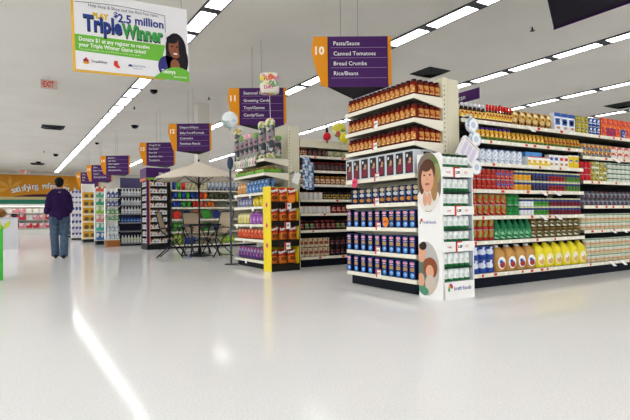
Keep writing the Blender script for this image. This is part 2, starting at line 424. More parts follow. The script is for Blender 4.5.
# tall silver boxes with a dark picture
silver = mat('carton_silver', 'c8cdd0', .4); dkpic = pmat('dark_picture', [('151a20', .55), ('2b2f33', .25), ('3c2326', .2)], 25)
wine = mat('wine_red', '7a1e35', .5); skin = mat('skin_print', 'c98e6c', .5)
kb = k_box('picture_carton', .128, .1, .255, silver, [('q', -.40, .40, .05, .93, dkpic), ('e', .0, .3, .3, .2, wine), ('q', -.28, .28, .06, .28, wine), ('e', .1, .62, .13, .09, skin), ('e', .03, .5, .17, .06, skin), ('e', .16, .72, .15, .06, mat('hair_brown', '4a2a1c', .6)), ('e', -.2, .78, .1, .07, silver)])
ex = [345.7, 352.4, 360, 368.6, 377, 385.3, 394.3, 403.8, 413.8]
for i in range(8):
    ya, yb = Yat(ex[i+1], XE, EZ[3]+.13), Yat(ex[i], XE, EZ[3]+.13)
    o = put(kb, (XE+.055, (ya+yb)/2, EZ[3]), RZW, 'tall silver carton with a dark picture on the fourth end shelf' + nth(i, 8), 'silver picture cartons on the fourth shelf')
    o.scale.x = (yb-ya)/.134
for i in range(2):
    put(kb, (XE+.11+.07+.135*i, YA+.07, EZ[3]), 0, 'silver carton at the side of the fourth end shelf' + nth(i, 2), 'silver cartons on the side')
# blue boxes
pblue = mat('pasta_blue', '152c74', .35); pnavy = mat('pasta_navy', '0d1a48', .35); gold = mat('pasta_gold', 'b98f46', .5)
lred = mat('logo_red', 'e0505c', .4); lpink = mat('logo_rim', 'f3c4c6', .4); cyan = mat('swirl_blue', '4f9fe0', .4); porange = mat('plate_orange', 'e59a45', .5)
kb5 = k_box('pasta_box', .078, .078, .185, mat('pasta_dark_blue', '0e1a4c', .35), [('q', -.26, .26, .2, .75, pnavy), ('e', 0, .87, .36, .05, lpink), ('e', 0, .87, .3, .038, lred), ('q', -.12, .12, .3, .7, cyan)], side=None)
_mb = MB().box(-.039, .039, -.039, .039, 0, .185, mat('pasta_dark_blue', '0e1a4c', .35))
_mb.ell((0, -.0402, .16), (1,0,0), (0,0,1), .028, .009, lpink, 12).ell((0, -.041, .16), (1,0,0), (0,0,1), .023, .007, lred, 12)
_mb.face([(-.011, -.0404, .05), (.011, -.0404, .05), (.011, -.0404, .14), (-.011, -.0404, .14)], cyan)
for zz, c in ((.155, 'd8c9a0'), (.105, 'dfe3e2'), (.045, 'e59a45')):
    _mb.ell((-.0402, 0, zz), (0,1,0), (0,0,1), .026, .022, mat('plate_'+c, c, .5), 14)
    _mb.ell((.0402, 0, zz), (0,1,0), (0,0,1), .026, .022, mat('plate_'+c, c, .5), 14)
kb5 = ('pasta_box', 'box', _mb.mesh('pasta_box'), [])
for i in range(10):
    y = Yat(350.8+(410.5-350.8)*(9-i)/9., XE, EZ[4]+.09)
    put(kb5, (XE+.062, y, EZ[4]), RZW+math.radians(-32), 'dark blue box with food pictures on the fifth end shelf' + nth(9-i, 10), 'angled blue boxes on the fifth shelf')
kbb = k_box('pasta_box', .085, .05, .19, pblue, [('e', 0, .85, .40, .075, lpink), ('e', 0, .85, .34, .058, lred), ('q', -.34, .34, .42, .62, gold), ('q', -.3, .3, .68, .72, lpink), ('e', 0, .2, .36, .15, cyan), ('e', .08, .23, .2, .07, mat('swirl_white', 'dbe9f5', .4)), ('q', -.5, .5, .0, .03, pnavy), ('q', -.5, -.44, .0, 1, pnavy)], side=mat('pasta_side_shade', '0b1436', .4))  # box sides darker than the front, their shade put into the colour
for si in (5, 6, 7):
    ord_ = {5: 'sixth', 6: 'seventh', 7: 'bottom'}[si]
    for i in range(10):
        y = Yat(348.2+(411.2-348.2)*(9-i)/9., XE, EZ[si]+.09)
        put(kbb, (XE+.04, y, EZ[si]), RZW, 'blue pasta box in front on the %s end shelf' % ord_ + nth(9-i, 10), 'blue pasta boxes in front on the %s shelf' % ord_)
        put(kbb, (XE+.10, y, EZ[si]), RZW, 'blue pasta box behind, in the second row of the %s end shelf' % ord_ + nth(9-i, 10), 'second row of blue boxes on the %s shelf' % ord_)
# price cards clipped to the lips
numf = mat('print_dark', '2c2c34', .6)
def price_card(x, y, X, w, h, label, group, face='X', txt='1.99', redside=True, Y=None):
    if face == 'X':
        p = at(x, y, 0, X); e = empty('price_card', p, RZW, label, 'price card', group)
    else:
        p = at(x, y, 1, Y); e = empty('price_card', p, 0, label, 'price card', group)
    obj('card', MB().box(-w/2, w/2, 0, .003, -h/2, h/2, tagw).box(-w/2, -w/2+w*.27, -.001, 0, -h/2, h/2, tagred).box(-w/2, w/2, -.001, 0, h*.38, h/2, tagred), e)
    text(txt, h*.34, numf, e, frame4((-w*.18, -.002, -h*.12), (1,0,0), (0,0,1)), bold=.002)
    return e
for (x, y, o_) in ((375, 124.3, 'second'), (374.5, 146, 'third'), (376.5, 177, 'fourth'), (376.3, 201.5, 'fifth'), (378, 226, 'sixth'), (377.5, 250.5, 'seventh'), (378.3, 273.2, 'bottom')):
    price_card(x, y, XE-.02, .088, .088, 'red and white price card on the %s end shelf lip' % o_, 'price cards on the end shelf unit')
def burst(name, x, y, X, r, m, label):
    p = at(x, y, 0, X); e = empty(name, p, RZW, label, 'promo tag')
    n = 24; out = [(r*(1 if k % 2 else .86)*math.cos(2*PI*k/n), r*1.12*(1 if k % 2 else .86)*math.sin(2*PI*k/n)) for k in range(n)]
    obj('disc', MB().slab(out, lambda u, v, t: (u, t, v), .003, m), e)
    text('SALE', r*.6, numf, e, frame4((-r*.65, -.002, -r*.15), (1,0,.1), (-.1,0,1)))
burst('promo_tag', 385.6, 222, XE-.035, .052, mat('burst_orange', 'f0832c', .5), 'orange starburst tag beside the price card on the sixth end shelf')
burst('promo_tag', 354.6, 183, XE-.035, .056, mat('burst_pink', 'e23a62', .5), 'round pink promo tag at the far end of the fourth end shelf')

# ------------------------------------------------------------------ white cardboard stand
KX0, KX1, KY0, KY1 = 3.552, 3.985, 3.545, 3.875
KT = Zat(150.5, KX0, KY0)
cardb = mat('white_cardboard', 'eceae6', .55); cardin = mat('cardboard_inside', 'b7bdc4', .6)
e = empty('cardboard_stand', (KX0, KY0, 0), 0, 'white cardboard floor stand with family photos and green-white packs', 'display stand'); W, D = KX1-KX0, KY1-KY0
zL = Zat(155, KX0, KY1); zR = Zat(152, KX0, KY0)
obj('side_panel', MB().slab([(0, 0), (D, 0), (D, zL), (.02, zR), (0, zR-.02)], lambda u, v, t: (t, u, v), .012, cardb), e)
obj('side_panel', MB().box(W-.012, W, 0, D, 0, zR-.13, cardb, side=cardin), e)
obj('back_panel', MB().box(.012, W-.012, D-.012, D, 0, zR-.03, cardin), e)
# front: shelf lips in rows read from the photo
def kz(py): return Zat(py, KX0+.2, KY0)
lips = [(167.5, 177.0), (206.2, 214.8), (241.5, 251.5)]
obj('base_panel', MB().box(.012, W-.012, 0, .012, 0, kz(281.5), cardb).box(.012, W-.012, .012, D-.012, kz(281.5)-.01, kz(281.5), cardin), e)
for (a, b) in lips:
    obj('shelf_front', MB().box(.0, W, -.012, 0, kz(b), kz(a), cardb).box(.012, W-.012, .0, D-.012, kz(b), kz(b)+.01, cardin), e)
obj('corner_post', MB().box(.012, .022, 0.0, .012, 0, zR-.03, cardb), e)
# printing on the side (faces the walkway)
ph = obj('photo_print', MB(), e) if False else None
def side(u, v): return (-.0015, u, v)
def oval(parent, uc, vc, ru, rv, layers, clip=None):
    mb = MB()
    for i, (du, dv, su, sv, mm) in enumerate(layers):
        mb.ell((-.001-.0006*i, uc+du, vc+dv), (0,-1,0), (0,0,1), su, sv, mm, 20)
    return obj('photo_print', mb, parent)
skinp = mat('photo_skin', 'd9a283', .55); hairr = mat('photo_red_hair', '8a4a2c', .6); leafg = mat('photo_leaves', '6f7d4a', .6); hairb = mat('photo_brown_hair', '5b3a28', .6); shirt = mat('photo_white_shirt', 'e3dcd2', .6); gsw = mat('photo_green_jumper', '5d7468', .6); phbg = mat('photo_backdrop', 'b8b4ae', .6); dkh = mat('photo_dark_hair', '33271f', .6); mouth = mat('photo_mouth', 'a65a4c', .6); eyep = mat('photo_eye', '3a2b24', .6)
def zs_(py): return Zat(py, KX0, KY0+D/2)
def yu(px, py): return Yat(px, KX0, zs_(py))-KY0
def clipshape(c, r, poly):
    """keep a polygon's points inside the ellipse"""
    out = []
    for (u, v) in poly:
        q = math.hypot((u-c[0])/r[0], (v-c[1])/r[1])
        out.append((u, v) if q <= 1 else (c[0]+(u-c[0])/q, c[1]+(v-c[1])/q))
    return out
def ellp(c, r, n=18): return [(c[0]+r[0]*math.cos(2*PI*k/n), c[1]+r[1]*math.sin(2*PI*k/n)) for k in range(n)]
def photo(parent, c, r, layers):
    mb = MB()
    for i, (cc, rr_, mm) in enumerate(layers):
        P = clipshape(c, r, ellp(cc, rr_)); P = [(min(max(u, .001), D-.001), v) for u, v in P]
        mb.face([(-.0008-.0005*i, u, v) for u, v in P], mm)
    return obj('photo_print', mb, parent)
# upper photo: smiling girl with brown hair, white shirt, hands together
c1 = (yu(428, 182), zs_(182)); r1 = (.185, zs_(152)-zs_(182))
U = .0154   # metres per photo pixel of width here
V = r1[1]/30.
def P1(dx, dy): return (c1[0]-dx*U, c1[1]-dy*V)
photo(e, c1, r1, [(c1, r1, mat('photo_muted', '7d7264', .6)), (P1(7, -18), (.075, .15), leafg), (P1(8, -8), (.05, .1), mat('photo_bright_leaf', '8f9a5c', .6)), (P1(0, 17), (.16, .12), shirt), (P1(5.5, 2), (.05, .17), mat('photo_fair_hair', 'a57a4e', .6)), (P1(-5.5, -3), (.045, .15), hairb), (P1(0, -11), (.105, .12), hairb), (P1(-.3, -3), (.088, .135), skinp), (P1(-1, -15), (.07, .045), hairb),
    (P1(-3, -7), (.013, .009), eyep), (P1(2.2, -7), (.013, .009), eyep), (P1(-.3, 2), (.034, .012), mouth), (P1(-.4, -3), (.008, .016), mat('photo_nose', 'c98d70', .55)), (P1(-2.7, 17), (.03, .07), skinp), (P1(1.5, 17), (.03, .065), skinp)])
c2 = (yu(426, 269), zs_(269)); r2 = (.185, zs_(241.5)-zs_(269)); V = r2[1]/27.5
def P2(dx, dy): return (c2[0]-dx*U, c2[1]-dy*V)
photo(e, c2, r2, [(c2, r2, phbg), (P2(-5, 6), (.1, .24), gsw), (P2(-4, -16), (.065, .1), skinp), (P2(-2.5, -23), (.055, .045), dkh), (P2(4, -1), (.1, .105), hairr), (P2(3.6, 3), (.055, .07), skinp), (P2(4, 15), (.075, .09), mat('photo_pale_top', 'c9b9a8', .6)), (P2(-4.5, 12), (.05, .07), skinp), (P2(-4, 23), (.1, .05), mat('photo_green_cloth', '4f8a6c', .6))])
kfb = mat('kraft_blue', '3a4a9c', .5); kfr = mat('kraft_red', 'd8344a', .5); kfy = mat('kraft_yellow', 'e8c23a', .5); kfg = mat('kraft_green', '4fa35a', .5)
def kraft_logo(parent, o, u, s):
    u = Vector(u); o = Vector(o); n = u.cross(Vector((0,0,1)))
    mb = MB()
    for k, (mm, a) in enumerate(((kfr, 1.9), (kfb, 1.3), (kfy, 2.6), (kfg, 3.4), (kfr, .7))):
        d = Vector((math.cos(a), math.sin(a))); c = o+u*(d.x*.022*s)+Vector((0,0,1))*(d.y*.03*s+.02*s)+n*(.0004*k)
        mb.ell(c, u, (0,0,1), .014*s, .022*s, mm, 10)
    obj('logo', mb, parent)
    text('kraft foods', .055*s, kfb, parent, frame4(o+u*.045*s+n*.001, u, (0,0,1)), bold=0, fit=.235*s)
kraft_logo(e, (-.002, yu(421.5, 223.5), zs_(223.5)), (0,-1,0), .72)
kraft_logo(e, (Xat(450.5, KY0, .1)-KX0, -.002, kz(290)), (1,0,0), 1.0)
red_txt = mat('red_print', 'd86a68', .5)
for (a, b) in lips:
    zz = (kz(a)+kz(b))/2
    text('only', .035, red_txt, e, frame4((.055, -.0135, zz-.012), (1,0,0), (0,0,1)))
    text('2/5', .035, red_txt, e, frame4((.3, -.0135, zz-.012), (1,0,0), (0,0,1)))
for i, ((a, b), x) in enumerate(zip(lips, (456.5, 458, 459))):
    price_card(x, (a+b)/2, 0, .09, .1, 'red and white price card on the %s ledge of the cardboard stand' % ('upper', 'middle', 'lower')[i], 'price cards on the cardboard stand', face='Y', txt='1.29', Y=KY0-.016)
pkw = mat('pack_white', 'e9ece8', .4); pkg = mat('pack_green', '2f7a45', .4); pkd = mat('pack_dark_green', '17422c', .4)
pw = (W-.05)/5
prow = [(153.5, 167.5), (178.5, 191), (193.5, 206.2), (215.5, 229), (231, 241.5), (252.5, 267), (268.5, 281.5)]
for ri, (a, b) in enumerate(prow):
    h = (kz(a)-kz(b))*.965-.004
    mb = MB().lathe([(pw*.46, 0, pkg), (pw*.47, h*.22, pkw), (pw*.47, h*.8, pkw if ri else pkd), (pw*.44, h*.86, pkw if ri else pkd), (pw*.44, h, pkw if ri else pkd)], 10, syy=.8)
    mb.box(-pw*.2, pw*.25, -pw*.3785, -pw*.3775, h*.3, h*.62, mat('pack_print', 'c9d2cb', .5))
    k = ('drink_canister', 'canister', mb.mesh('drink_canister'), [])
    zb = kz(b)
    if ri in (2, 4, 6, 0, 1, 3, 5):
        # every second row stands on a card tray
        obj('tray', MB().box(.014, W-.014, .015, D-.014, zb-.014, zb-.001, pkd), e) if ri in (1, 3, 5) else None
    for i in range(5):
        put(k, (KX0+.03+pw*(i+.5), KY0+.018+pw*.45, zb+.004), 0, 'white and green canister, row %s from the top of the cardboard stand' % ('one', 'two', 'three', 'four', 'five', 'six', 'seven')[ri] + nth(i, 5), 'canisters in stand row %d' % (ri+1))
# tilted white card on top of the stand
p = at(467.5, 151.5, 1, 3.72)
o = empty('tilted_card_box', p, 0, 'flat white printed box leaning askew on top of the cardboard stand', 'box')
g = MB().box(-.125, .125, -.02, .02, -.115, .115, mat('card_white', 'e9e6ea', .5))
for k in range(3): g.box(-.1+.07*k, -.045+.07*k, -.0212, -.02, -.085, .07, mat('card_lilac', 'd2c9d8', .5))
g.box(-.11, .11, -.0212, -.02, .085, .1, mat('card_tan', 'c8b49a', .5))
b = obj('body', g, o); b.rotation_euler = (0, math.radians(33), 0)

# clip strip with packs of paper plates hanging on the cream upright
p0 = at(471, 118, 1, 3.80)
o = empty('clip_strip', (p0.x, 3.80, at(471, 168, 1, 3.8).z), 0, 'white hanging strip holding packs of round plates beside the cream upright', 'hanging strip')
hh = p0.z-o.location.z
obj('strip', MB().box(-.015, .015, .0, .012, 0, hh+.04, mat('strip_plastic', 'd8dde0', .3)).box(-.015, .015, .0, .11, hh+.03, hh+.042, mat('strip_plastic', 'd8dde0', .3)), o)
plate_m = pmat('plate_pack', [('e6eaf0', .5), ('9fb4d0', .25), ('c9d4e2', .25)], 30)
for k in range(4):
    c = (.0+(.02 if k % 2 else -.02), -.025, hh-.085-.15*k)
    mb = MB()
    for j, (r_, mm) in enumerate(((.078, plate_m), (.062, white), (.035, mat('plate_center', 'c3cfe0', .5)))):
        mb.ell((c[0], c[1]-.022-.001*j, c[2]), (1,0,0), (0,0,1), r_, r_, mm, 16)
    n = 16; R_ = .078
    for q in range(n):
        a, b2 = 2*PI*q/n, 2*PI*(q+1)/n
        mb.face([(c[0]+R_*math.cos(a), c[1]-.022, c[2]+R_*math.sin(a)), (c[0]+R_*math.cos(b2), c[1]-.022, c[2]+R_*math.sin(b2)), (c[0]+R_*math.cos(b2), c[1]+.02, c[2]+R_*math.sin(b2)), (c[0]+R_*math.cos(a), c[1]+.02, c[2]+R_*math.sin(a))], plate_m)
    obj('plate_pack', mb, o)

# ------------------------------------------------------------------ long gondola of aisle 9 (cans and jars), facing the camera
YG = 3.90
GZ = [1.880, 1.665, 1.410, 1.106, .808, .527, .162]
XM = 6.47
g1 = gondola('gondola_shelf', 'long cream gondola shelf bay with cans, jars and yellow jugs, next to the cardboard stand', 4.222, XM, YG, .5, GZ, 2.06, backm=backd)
zb = [1.880]+[Zat(y, Xat(606, YG, 1), YG) for y in (157.5, 181.4, 205.4, 229.2)]+[.162]
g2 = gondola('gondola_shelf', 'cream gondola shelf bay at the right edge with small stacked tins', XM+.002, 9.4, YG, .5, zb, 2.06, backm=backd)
for i, z in enumerate(GZ): price_labels(g1, z, 4.3, XM-.05, (4.222+XM)/2, 13, i)
for i, z in enumerate(zb): price_labels(g2, z, XM+.05, 9.3, (XM+.002+9.4)/2, 14, i+20)
cx1 = (4.222+XM)/2
shelf_flags(g1, [(Xat(x, YG, z)-cx1, z, s) for x, z, s in ((527, 1.88, 1.3), (540, 1.106, 1.1), (553.5, 1.106, 1.1), (540, .808, 1.1), (555, .808, 1.1))])
cx2 = (XM+.002+9.4)/2
shelf_flags(g2, [(Xat(x, YG, z)-cx2, z, s) for x, z, s in ((613, zb[1], 1.2), (610, zb[4], 1), (621, zb[4], 1), (609, .162, 1.2), (620, .162, 1.2))])

# s1
bro = mat('bottle_brown', '35180f', .3); yel = mat('label_yellow', 'e0b030', .45); capw = mat('cap_white', 'dfe0e4', .4); capr = mat('cap_red', 'd01f1c', .35); redb = mat('bottle_red_brown', '5c1c12', .3)
blabel = pmat('bottle_label', [('e0b030', .5), ('f0d888', .2), ('a23c18', .3)], 45)
G = 'the long gondola'
run_x(lambda p: k_bottle('sauce_bottle', p*.46, .185, bro, blabel, capw, .2, neck=.62), 462.5, 488.5, 6, 1, YG, GZ[0], .185, 'brown bottle with white cap on the top gondola shelf')
run_x(lambda p: k_bottle('ketchup_bottle', p*.47, .20, redb, blabel, capr, .3, neck=.62), 488.5, 514.5, 9, 1, YG, GZ[0], .2, 'bottle with long red cap on the top gondola shelf')
tanb = pmat('tan_bag', [('a8763a', .4), ('3a2414', .25), ('d9b878', .35)], 22)
run_x(lambda p: k_bag('pasta_bag', p*.98, .09, .19, tanb, pmat('gold_bag', [('d0a040', .5), ('7a4a1c', .3), ('ecd9a0', .2)], 25)), 515, 555.5, 6, 1, YG, GZ[0], .19, 'brown and gold bag standing on the top gondola shelf', inset=.07)
bwx = mat('box_white', 'e6ebf2', .45); bbl = mat('box_blue', '2f55a4', .4)
run_x(lambda p: k_box('milk_box', p*.92, .07, .235, bwx, [('q', -.5, .5, .8, 1, bbl), ('q', -.35, .35, .35, .7, bbl), ('e', .1, .2, .3, .08, mat('box_tan', 'c9986a', .5)), ('q', -.2, .25, .45, .6, bwx)]), 558, 579, 3, 1, YG, GZ[0], .235, 'tall white box with blue panels on the top gondola shelf')
canyel = pmat('can_yellow_green', [('b9a640', .45), ('6f7a34', .3), ('d9cf8c', .25)], 40)
run_x(lambda p: k_can('squat_can', p*.47, .078, canyel), 579.5, 591, 3, 3, YG, GZ[0], .078, 'olive yellow can on the top gondola shelf')
canblu = pmat('can_blue', [('274a92', .6), ('d6dde8', .2), ('5f86c4', .2)], 35)
run_x(lambda p: k_can('blue_can', p*.47, .115, canblu), 591.3, 602.5, 3, 2, YG, GZ[0], .115, 'blue can on the top gondola shelf')
magm = pmat('pouch_magenta', [('b8264e', .55), ('7a2a5c', .2), ('e8702c', .25)], 22); orgm = pmat('pouch_orange', [('e2682a', .6), ('c8324a', .25), ('f3b070', .15)], 22)
run_x(lambda p: [k_box('mix_box', p*.95, .1, .125, magm), k_box('mix_box', p*.95, .1, .125, orgm)], 603, 622.5, 4, 2, YG, GZ[0], .126, 'magenta or orange carton on the top gondola shelf')
run_x(lambda p: [k_box('mix_box', p*.95, .1, .125, orgm), k_box('mix_box', p*.95, .1, .125, canblu)], 622.8, 640, 4, 2, YG, GZ[0], .126, 'carton at the right edge of the top shelf')
# s2
jy = pmat('jar_mustard_label', [('d9a92c', .45), ('a8401c', .2), ('e9d690', .35)], 45); jbase = mat('jar_green_base', '55702e', .4); purplid = mat('lid_purple', '4f3080', .4); goldlid = mat('lid_gold', 'b08a34', .4, .3)
def k_condi(name, r, h, base, lab, lid):
    return (name, 'jar', MB().lathe([(r*.93, 0, base), (r, h*.05, base), (r, h*.28, lab), (r, h*.72, lab), (r*.8, h*.82, lid), (r*.82, h*.83, lid), (r*.8, h, lid)], 12).mesh(name), [])
run_x(lambda p: k_condi('relish_jar', p*.46, .15, jbase, jy, purplid), 478, 513.3, 8, 1, YG, GZ[1], .15, 'purple-lidded jar with yellow label on the second gondola shelf')
run_x(lambda p: k_condi('relish_jar', p*.46, .125, jbase, jy, goldlid), 513.6, 546, 8, 1, YG, GZ[1], .125, 'gold-lidded relish jar on the second gondola shelf')
run_x(lambda p: k_condi('relish_jar', p*.46, .12, jbase, pmat('jar_orange_label', [('c98a30', .5), ('8a4a1c', .25), ('6f8a34', .25)], 45), goldlid), 546.3, 582, 10, 1, YG, GZ[1], .12, 'small amber relish jar on the second gondola shelf')
# s3
cbl = mat('lid_navy', '24366e', .4); cwl = pmat('canister_label', [('dfe5ec', .6), ('5f7eb8', .2), ('a8b4c6', .2)], 40)
run_x(lambda p: k_can('cocoa_canister', p*.46, .165, cwl, top=cbl, band=cwl, cat='canister'), 482, 525.5, 7, 1, YG, GZ[2], .165, 'white canister with navy lid on the third gondola shelf')
ybx = pmat('carton_yellow', [('e9c832', .6), ('f0ead0', .25), ('d08a2a', .15)], 28); sky = mat('carton_sky', '4f8cc8', .4)
run_x(lambda p: k_box('noodle_carton', p*.97, .12, .11, white, [('q', -.5, .5, .05, .62, ybx), ('q', -.5, .5, .9, 1, mat('carton_red', 'c8402e', .4))]), 528.5, 551, 4, 1, YG, GZ[2], .11, 'white and yellow carton on the third gondola shelf')
run_x(lambda p: k_box('sky_carton', p*.97, .12, .05, sky), 526.5, 543, 3, 1, YG, GZ[2]+.113, .05, 'flat sky blue carton on top of the yellow cartons', inset=.075)
run_x(lambda p: k_box('cracker_box', p*.94, .06, .155, white, [('q', -.35, .35, .55, .8, bbl), ('e', 0, .25, .35, .12, mat('box_tan', 'c9986a', .5))]), 551.3, 561.3, 2, 1, YG, GZ[2], .155, 'white box with blue patch on the third gondola shelf')
run_x(lambda p: k_box('cracker_box', p*.94, .06, .155, white, [('q', -.35, .35, .55, .8, tagred), ('e', 0, .25, .35, .12, mat('box_tan', 'c9986a', .5))]), 561.5, 571.3, 2, 1, YG, GZ[2], .155, 'white box with red patch on the third gondola shelf')
run_x(lambda p: k_box('cracker_box', p*.94, .06, .17, mat('box_yellow', 'ecc92e', .4), [('e', 0, .55, .3, .12, canblu), ('q', -.5, .5, .9, 1, white)]), 571.6, 582, 2, 1, YG, GZ[2], .17, 'yellow box with blue oval on the third gondola shelf')
# s4 : cans two high
cr = pmat('can_red_tomato', [('b8301f', .5), ('7a1c18', .2), ('d98a6a', .3)], 45); crb = pmat('can_red_blue', [('b5382a', .45), ('3f64b0', .3), ('e2d8cc', .25)], 45)
cyb = pmat('can_yellow', [('e0a428', .7), ('c98020', .3)], 40); cbk = pmat('can_black', [('1d2233', .6), ('47406c', .25), ('30503c', .15)], 45); cgr = pmat('can_green', [('5f8a34', .5), ('3c5f2a', .3), ('a8c070', .2)], 45)
crd = pmat('can_red', [('b02a24', .65), ('6a1c22', .35)], 40); navyb = mat('band_navy', '2a3a78', .4); ycr = mat('band_cream', 'd8d3a0', .4)
def band_can(name, r, h, lab, band, top): return (name, 'can', MB().lathe([(r*.95, 0, steel), (r, h*.04, lab), (r, h*.58, band), (r, h*.82, top), (r, h*.95, steel), (r*.93, h, steel)], 12).mesh(name), [])
H4 = .118
run_x(lambda p: k_can('tomato_can', p*.47, H4, cr, band=crd), 473.3, 498.5, 5, 2, YG, GZ[3], H4, 'red tomato can on the fourth gondola shelf')
run_x(lambda p: k_can('tomato_can', p*.47, H4, crb, band=cr), 498.6, 516.2, 4, 2, YG, GZ[3], H4, 'red can with blue label on the fourth gondola shelf')
run_x(lambda p: band_can('corn_can', p*.47, H4, cyb, navyb, ycr), 516.5, 533.8, 4, 2, YG, GZ[3], H4, 'yellow can with navy band on the fourth gondola shelf')
run_x(lambda p: band_can('bean_can', p*.47, H4, cbk, navyb, ycr), 534, 551.3, 5, 2, YG, GZ[3], H4, 'black can with navy band on the fourth gondola shelf')
run_x(lambda p: band_can('bean_can', p*.47, H4, crd, navyb, ycr), 551.5, 567.3, 5, 2, YG, GZ[3], H4, 'crimson can with navy band on the fourth gondola shelf')
run_x(lambda p: band_can('pea_can', p*.47, H4, cgr, navyb, ycr), 567.5, 582.5, 5, 2, YG, GZ[3], H4, 'green can with navy band on the fourth gondola shelf')
# s5
H5 = .125
crt = pmat('can_red_fruit', [('c23a22', .5), ('7f9440', .2), ('8a1c1c', .3)], 30)
run_x(lambda p: k_can('large_tomato_can', p*.47, H5, crt, band=cr), 473.3, 509.5, 6, 2, YG, GZ[4], H5, 'large red can with fruit print on the fifth gondola shelf')
cgn = pmat('can_bright_green', [('1f8a3c', .55), ('0f5a2a', .25), ('7fc08a', .2)], 28)
run_x(lambda p: k_can('green_can', p*.48, H5, cgn), 510, 522, 2, 2, YG, GZ[4], H5, 'bright green can on the fifth gondola shelf')
H5s = .105
cwb = pmat('can_white', [('e2e4e6', .7), ('8a94a8', .3)], 40)
run_x(lambda p: band_can('white_can', p*.47, H5s, cwb, navyb, ycr), 522.3, 536.2, 4, 2, YG, GZ[4], H5s, 'white can with navy band on the fifth gondola shelf')
run_x(lambda p: band_can('spinach_can', p*.47, H5s, pmat('can_lime', [('4f9a34', .6), ('2f6a2a', .4)], 40), navyb, ycr), 536.4, 551.3, 4, 2, YG, GZ[4], H5s, 'lime green can with navy band on the fifth gondola shelf')
run_x(lambda p: band_can('beet_can', p*.47, H5s, pmat('can_maroon', [('7a1f2c', .55), ('501a2a', .3), ('a04a3c', .15)], 40), navyb, ycr), 551.5, 583, 9, 2, YG, GZ[4], H5s, 'maroon can with navy band on the fifth gondola shelf')
# s6
run_x(lambda p: k_can('large_tomato_can', p*.47, H5, crt, band=crd), 474, 496.8, 4, 2, YG, GZ[5], H5, 'large red can with fruit print on the sixth gondola shelf')
gbt = mat('bottle_green', '1c6a42', .2); gbl = pmat('bottle_green_label', [('2f8a58', .5), ('9cc8a0', .2), ('155232', .3)], 40)
run_x(lambda p: k_bottle('juice_bottle', p*.48, .25, gbt, gbl, mat('cap_green', '4fa070', .4), .08, sq=1, neck=.38, lz=(.06, .5)), 497.2, 534.2, 6, 1, YG, GZ[5], .25, 'green juice bottle on the sixth gondola shelf')
jbrn = pmat('jar_olive_label', [('6a5a30', .4), ('d8d2c0', .25), ('3f4a24', .35)], 35)
run_x(lambda p: k_jar('pickle_jar', p*.47, .122, mat('jar_olive', '5a4a20', .25), jbrn, mat('lid_tan', '8a6a3c', .4), parts=False), 534.5, 583, 8, 2, YG, GZ[5], .1225, 'olive brown jar on the sixth gondola shelf')
# s7
bbag = pmat('blue_tin_print', [('27479c', .5), ('d8dfea', .25), ('c84440', .25)], 18)
run_x(lambda p: k_can('shortening_tin', p*.48, .15, bbag, top=mat('tin_lid', '5f6f9c', .4), cat='tin'), 474.5, 497.2, 3, 2, YG, GZ[6], .152, 'blue printed tin on the bottom gondola shelf')
amber = mat('amber_oil', 'c4924e', .2); lbls = (white, mat('label_deep_red', 'a03028', .4), bbl)
run_x(lambda p: k_jug('oil_jug', p*.93, .13, .30, amber, lbls, capw), 498, 538, 4, 1, YG, GZ[6], .3, 'amber oil jug with white cap on the bottom gondola shelf', inset=.085, jit=.001)
yj = mat('yellow_jug', 'ead82c', .35)
run_x(lambda p: k_jug('yellow_jug', p*.95, .13, .30, yj, (mat('label_cream', 'efe6b8', .4), mat('label_peach', 'd9a860', .4), white), yj), 538.3, 588.5, 6, 1, YG, GZ[6], .3, 'bright yellow jug on the bottom gondola shelf', inset=.085, jit=.001)
# bay two: small tins
t1 = pmat('tin_mix', [('c9a23c', .3), ('3f6a94', .2), ('a8402c', .2), ('d8cfae', .3)], 30, kind='VORONOI')
t2 = pmat('tin_mix_green', [('c8b04a', .35), ('4a8a6a', .3), ('e2ddc8', .35)], 30)
run_x(lambda p: k_can('soup_can', p*.47, .085, t1), 584, 614, 7, 2, YG, zb[1], .0855, 'small multicoloured can on right bay shelf two')
run_x(lambda p: k_box('rice_carton', p*.95, .1, .085, pmat('carton_white_red', [('e4dcd4', .5), ('c8503c', .3), ('e0a060', .2)], 20)), 614.5, 640, 4, 2, YG, zb[1], .0855, 'white and red carton on right bay shelf two')
run_x(lambda p: k_can('bean_tin', p*.47, .085, pmat('tin_red', [('c0202a', .75), ('7a1420', .25)], 40)), 583, 593.5, 3, 3, YG, zb[2], .0855, 'red tin on right bay shelf three')
run_x(lambda p: [k_can('tuna_tin', p*.47, .066, t2, seg=10), k_can('tuna_tin', p*.47, .066, canyel, seg=10)], 594, 609.5, 4, 4, YG, zb[2], .0665, 'yellow and green tin on right bay shelf three')
t3 = pmat('tin_green_white', [('dfe4dc', .4), ('2f6a4c', .35), ('e2a050', .25)], 35)
run_x(lambda p: band_can('tuna_tin', p*.47, .066, mat('tin_pale', 'd5d8cc', .4), mat('tin_band_green', '2f6a4c', .4), t3), 610, 640, 7, 4, YG, zb[2], .0665, 'green and white tin on right bay shelf three')
gl = mat('glass_grey', '5a5a62', .2); gll = pmat('glass_label', [('8a8a90', .4), ('5a3a3c', .3), ('3a4a6c', .3)], 35)
run_x(lambda p: [k_jar('spice_jar', p*.46, .095, gl, gll, mat('lid_brown', '5a2c24', .4), parts=False, seg=10), k_jar('spice_jar', p*.46, .095, gl, gll, mat('lid_slate', '34404f', .4), parts=False, seg=10)], 583.5, 640, 13, 2, YG, zb[3], .0955, 'grey glass jar on right bay shelf four')
t4 = pmat('cup_green', [('dfe2d2', .45), ('3f7a50', .3), ('c8d8c0', .25)], 40); t5 = pmat('cup_orange', [('d08a3c', .5), ('e8d8b8', .3), ('8a4a1c', .2)], 40)
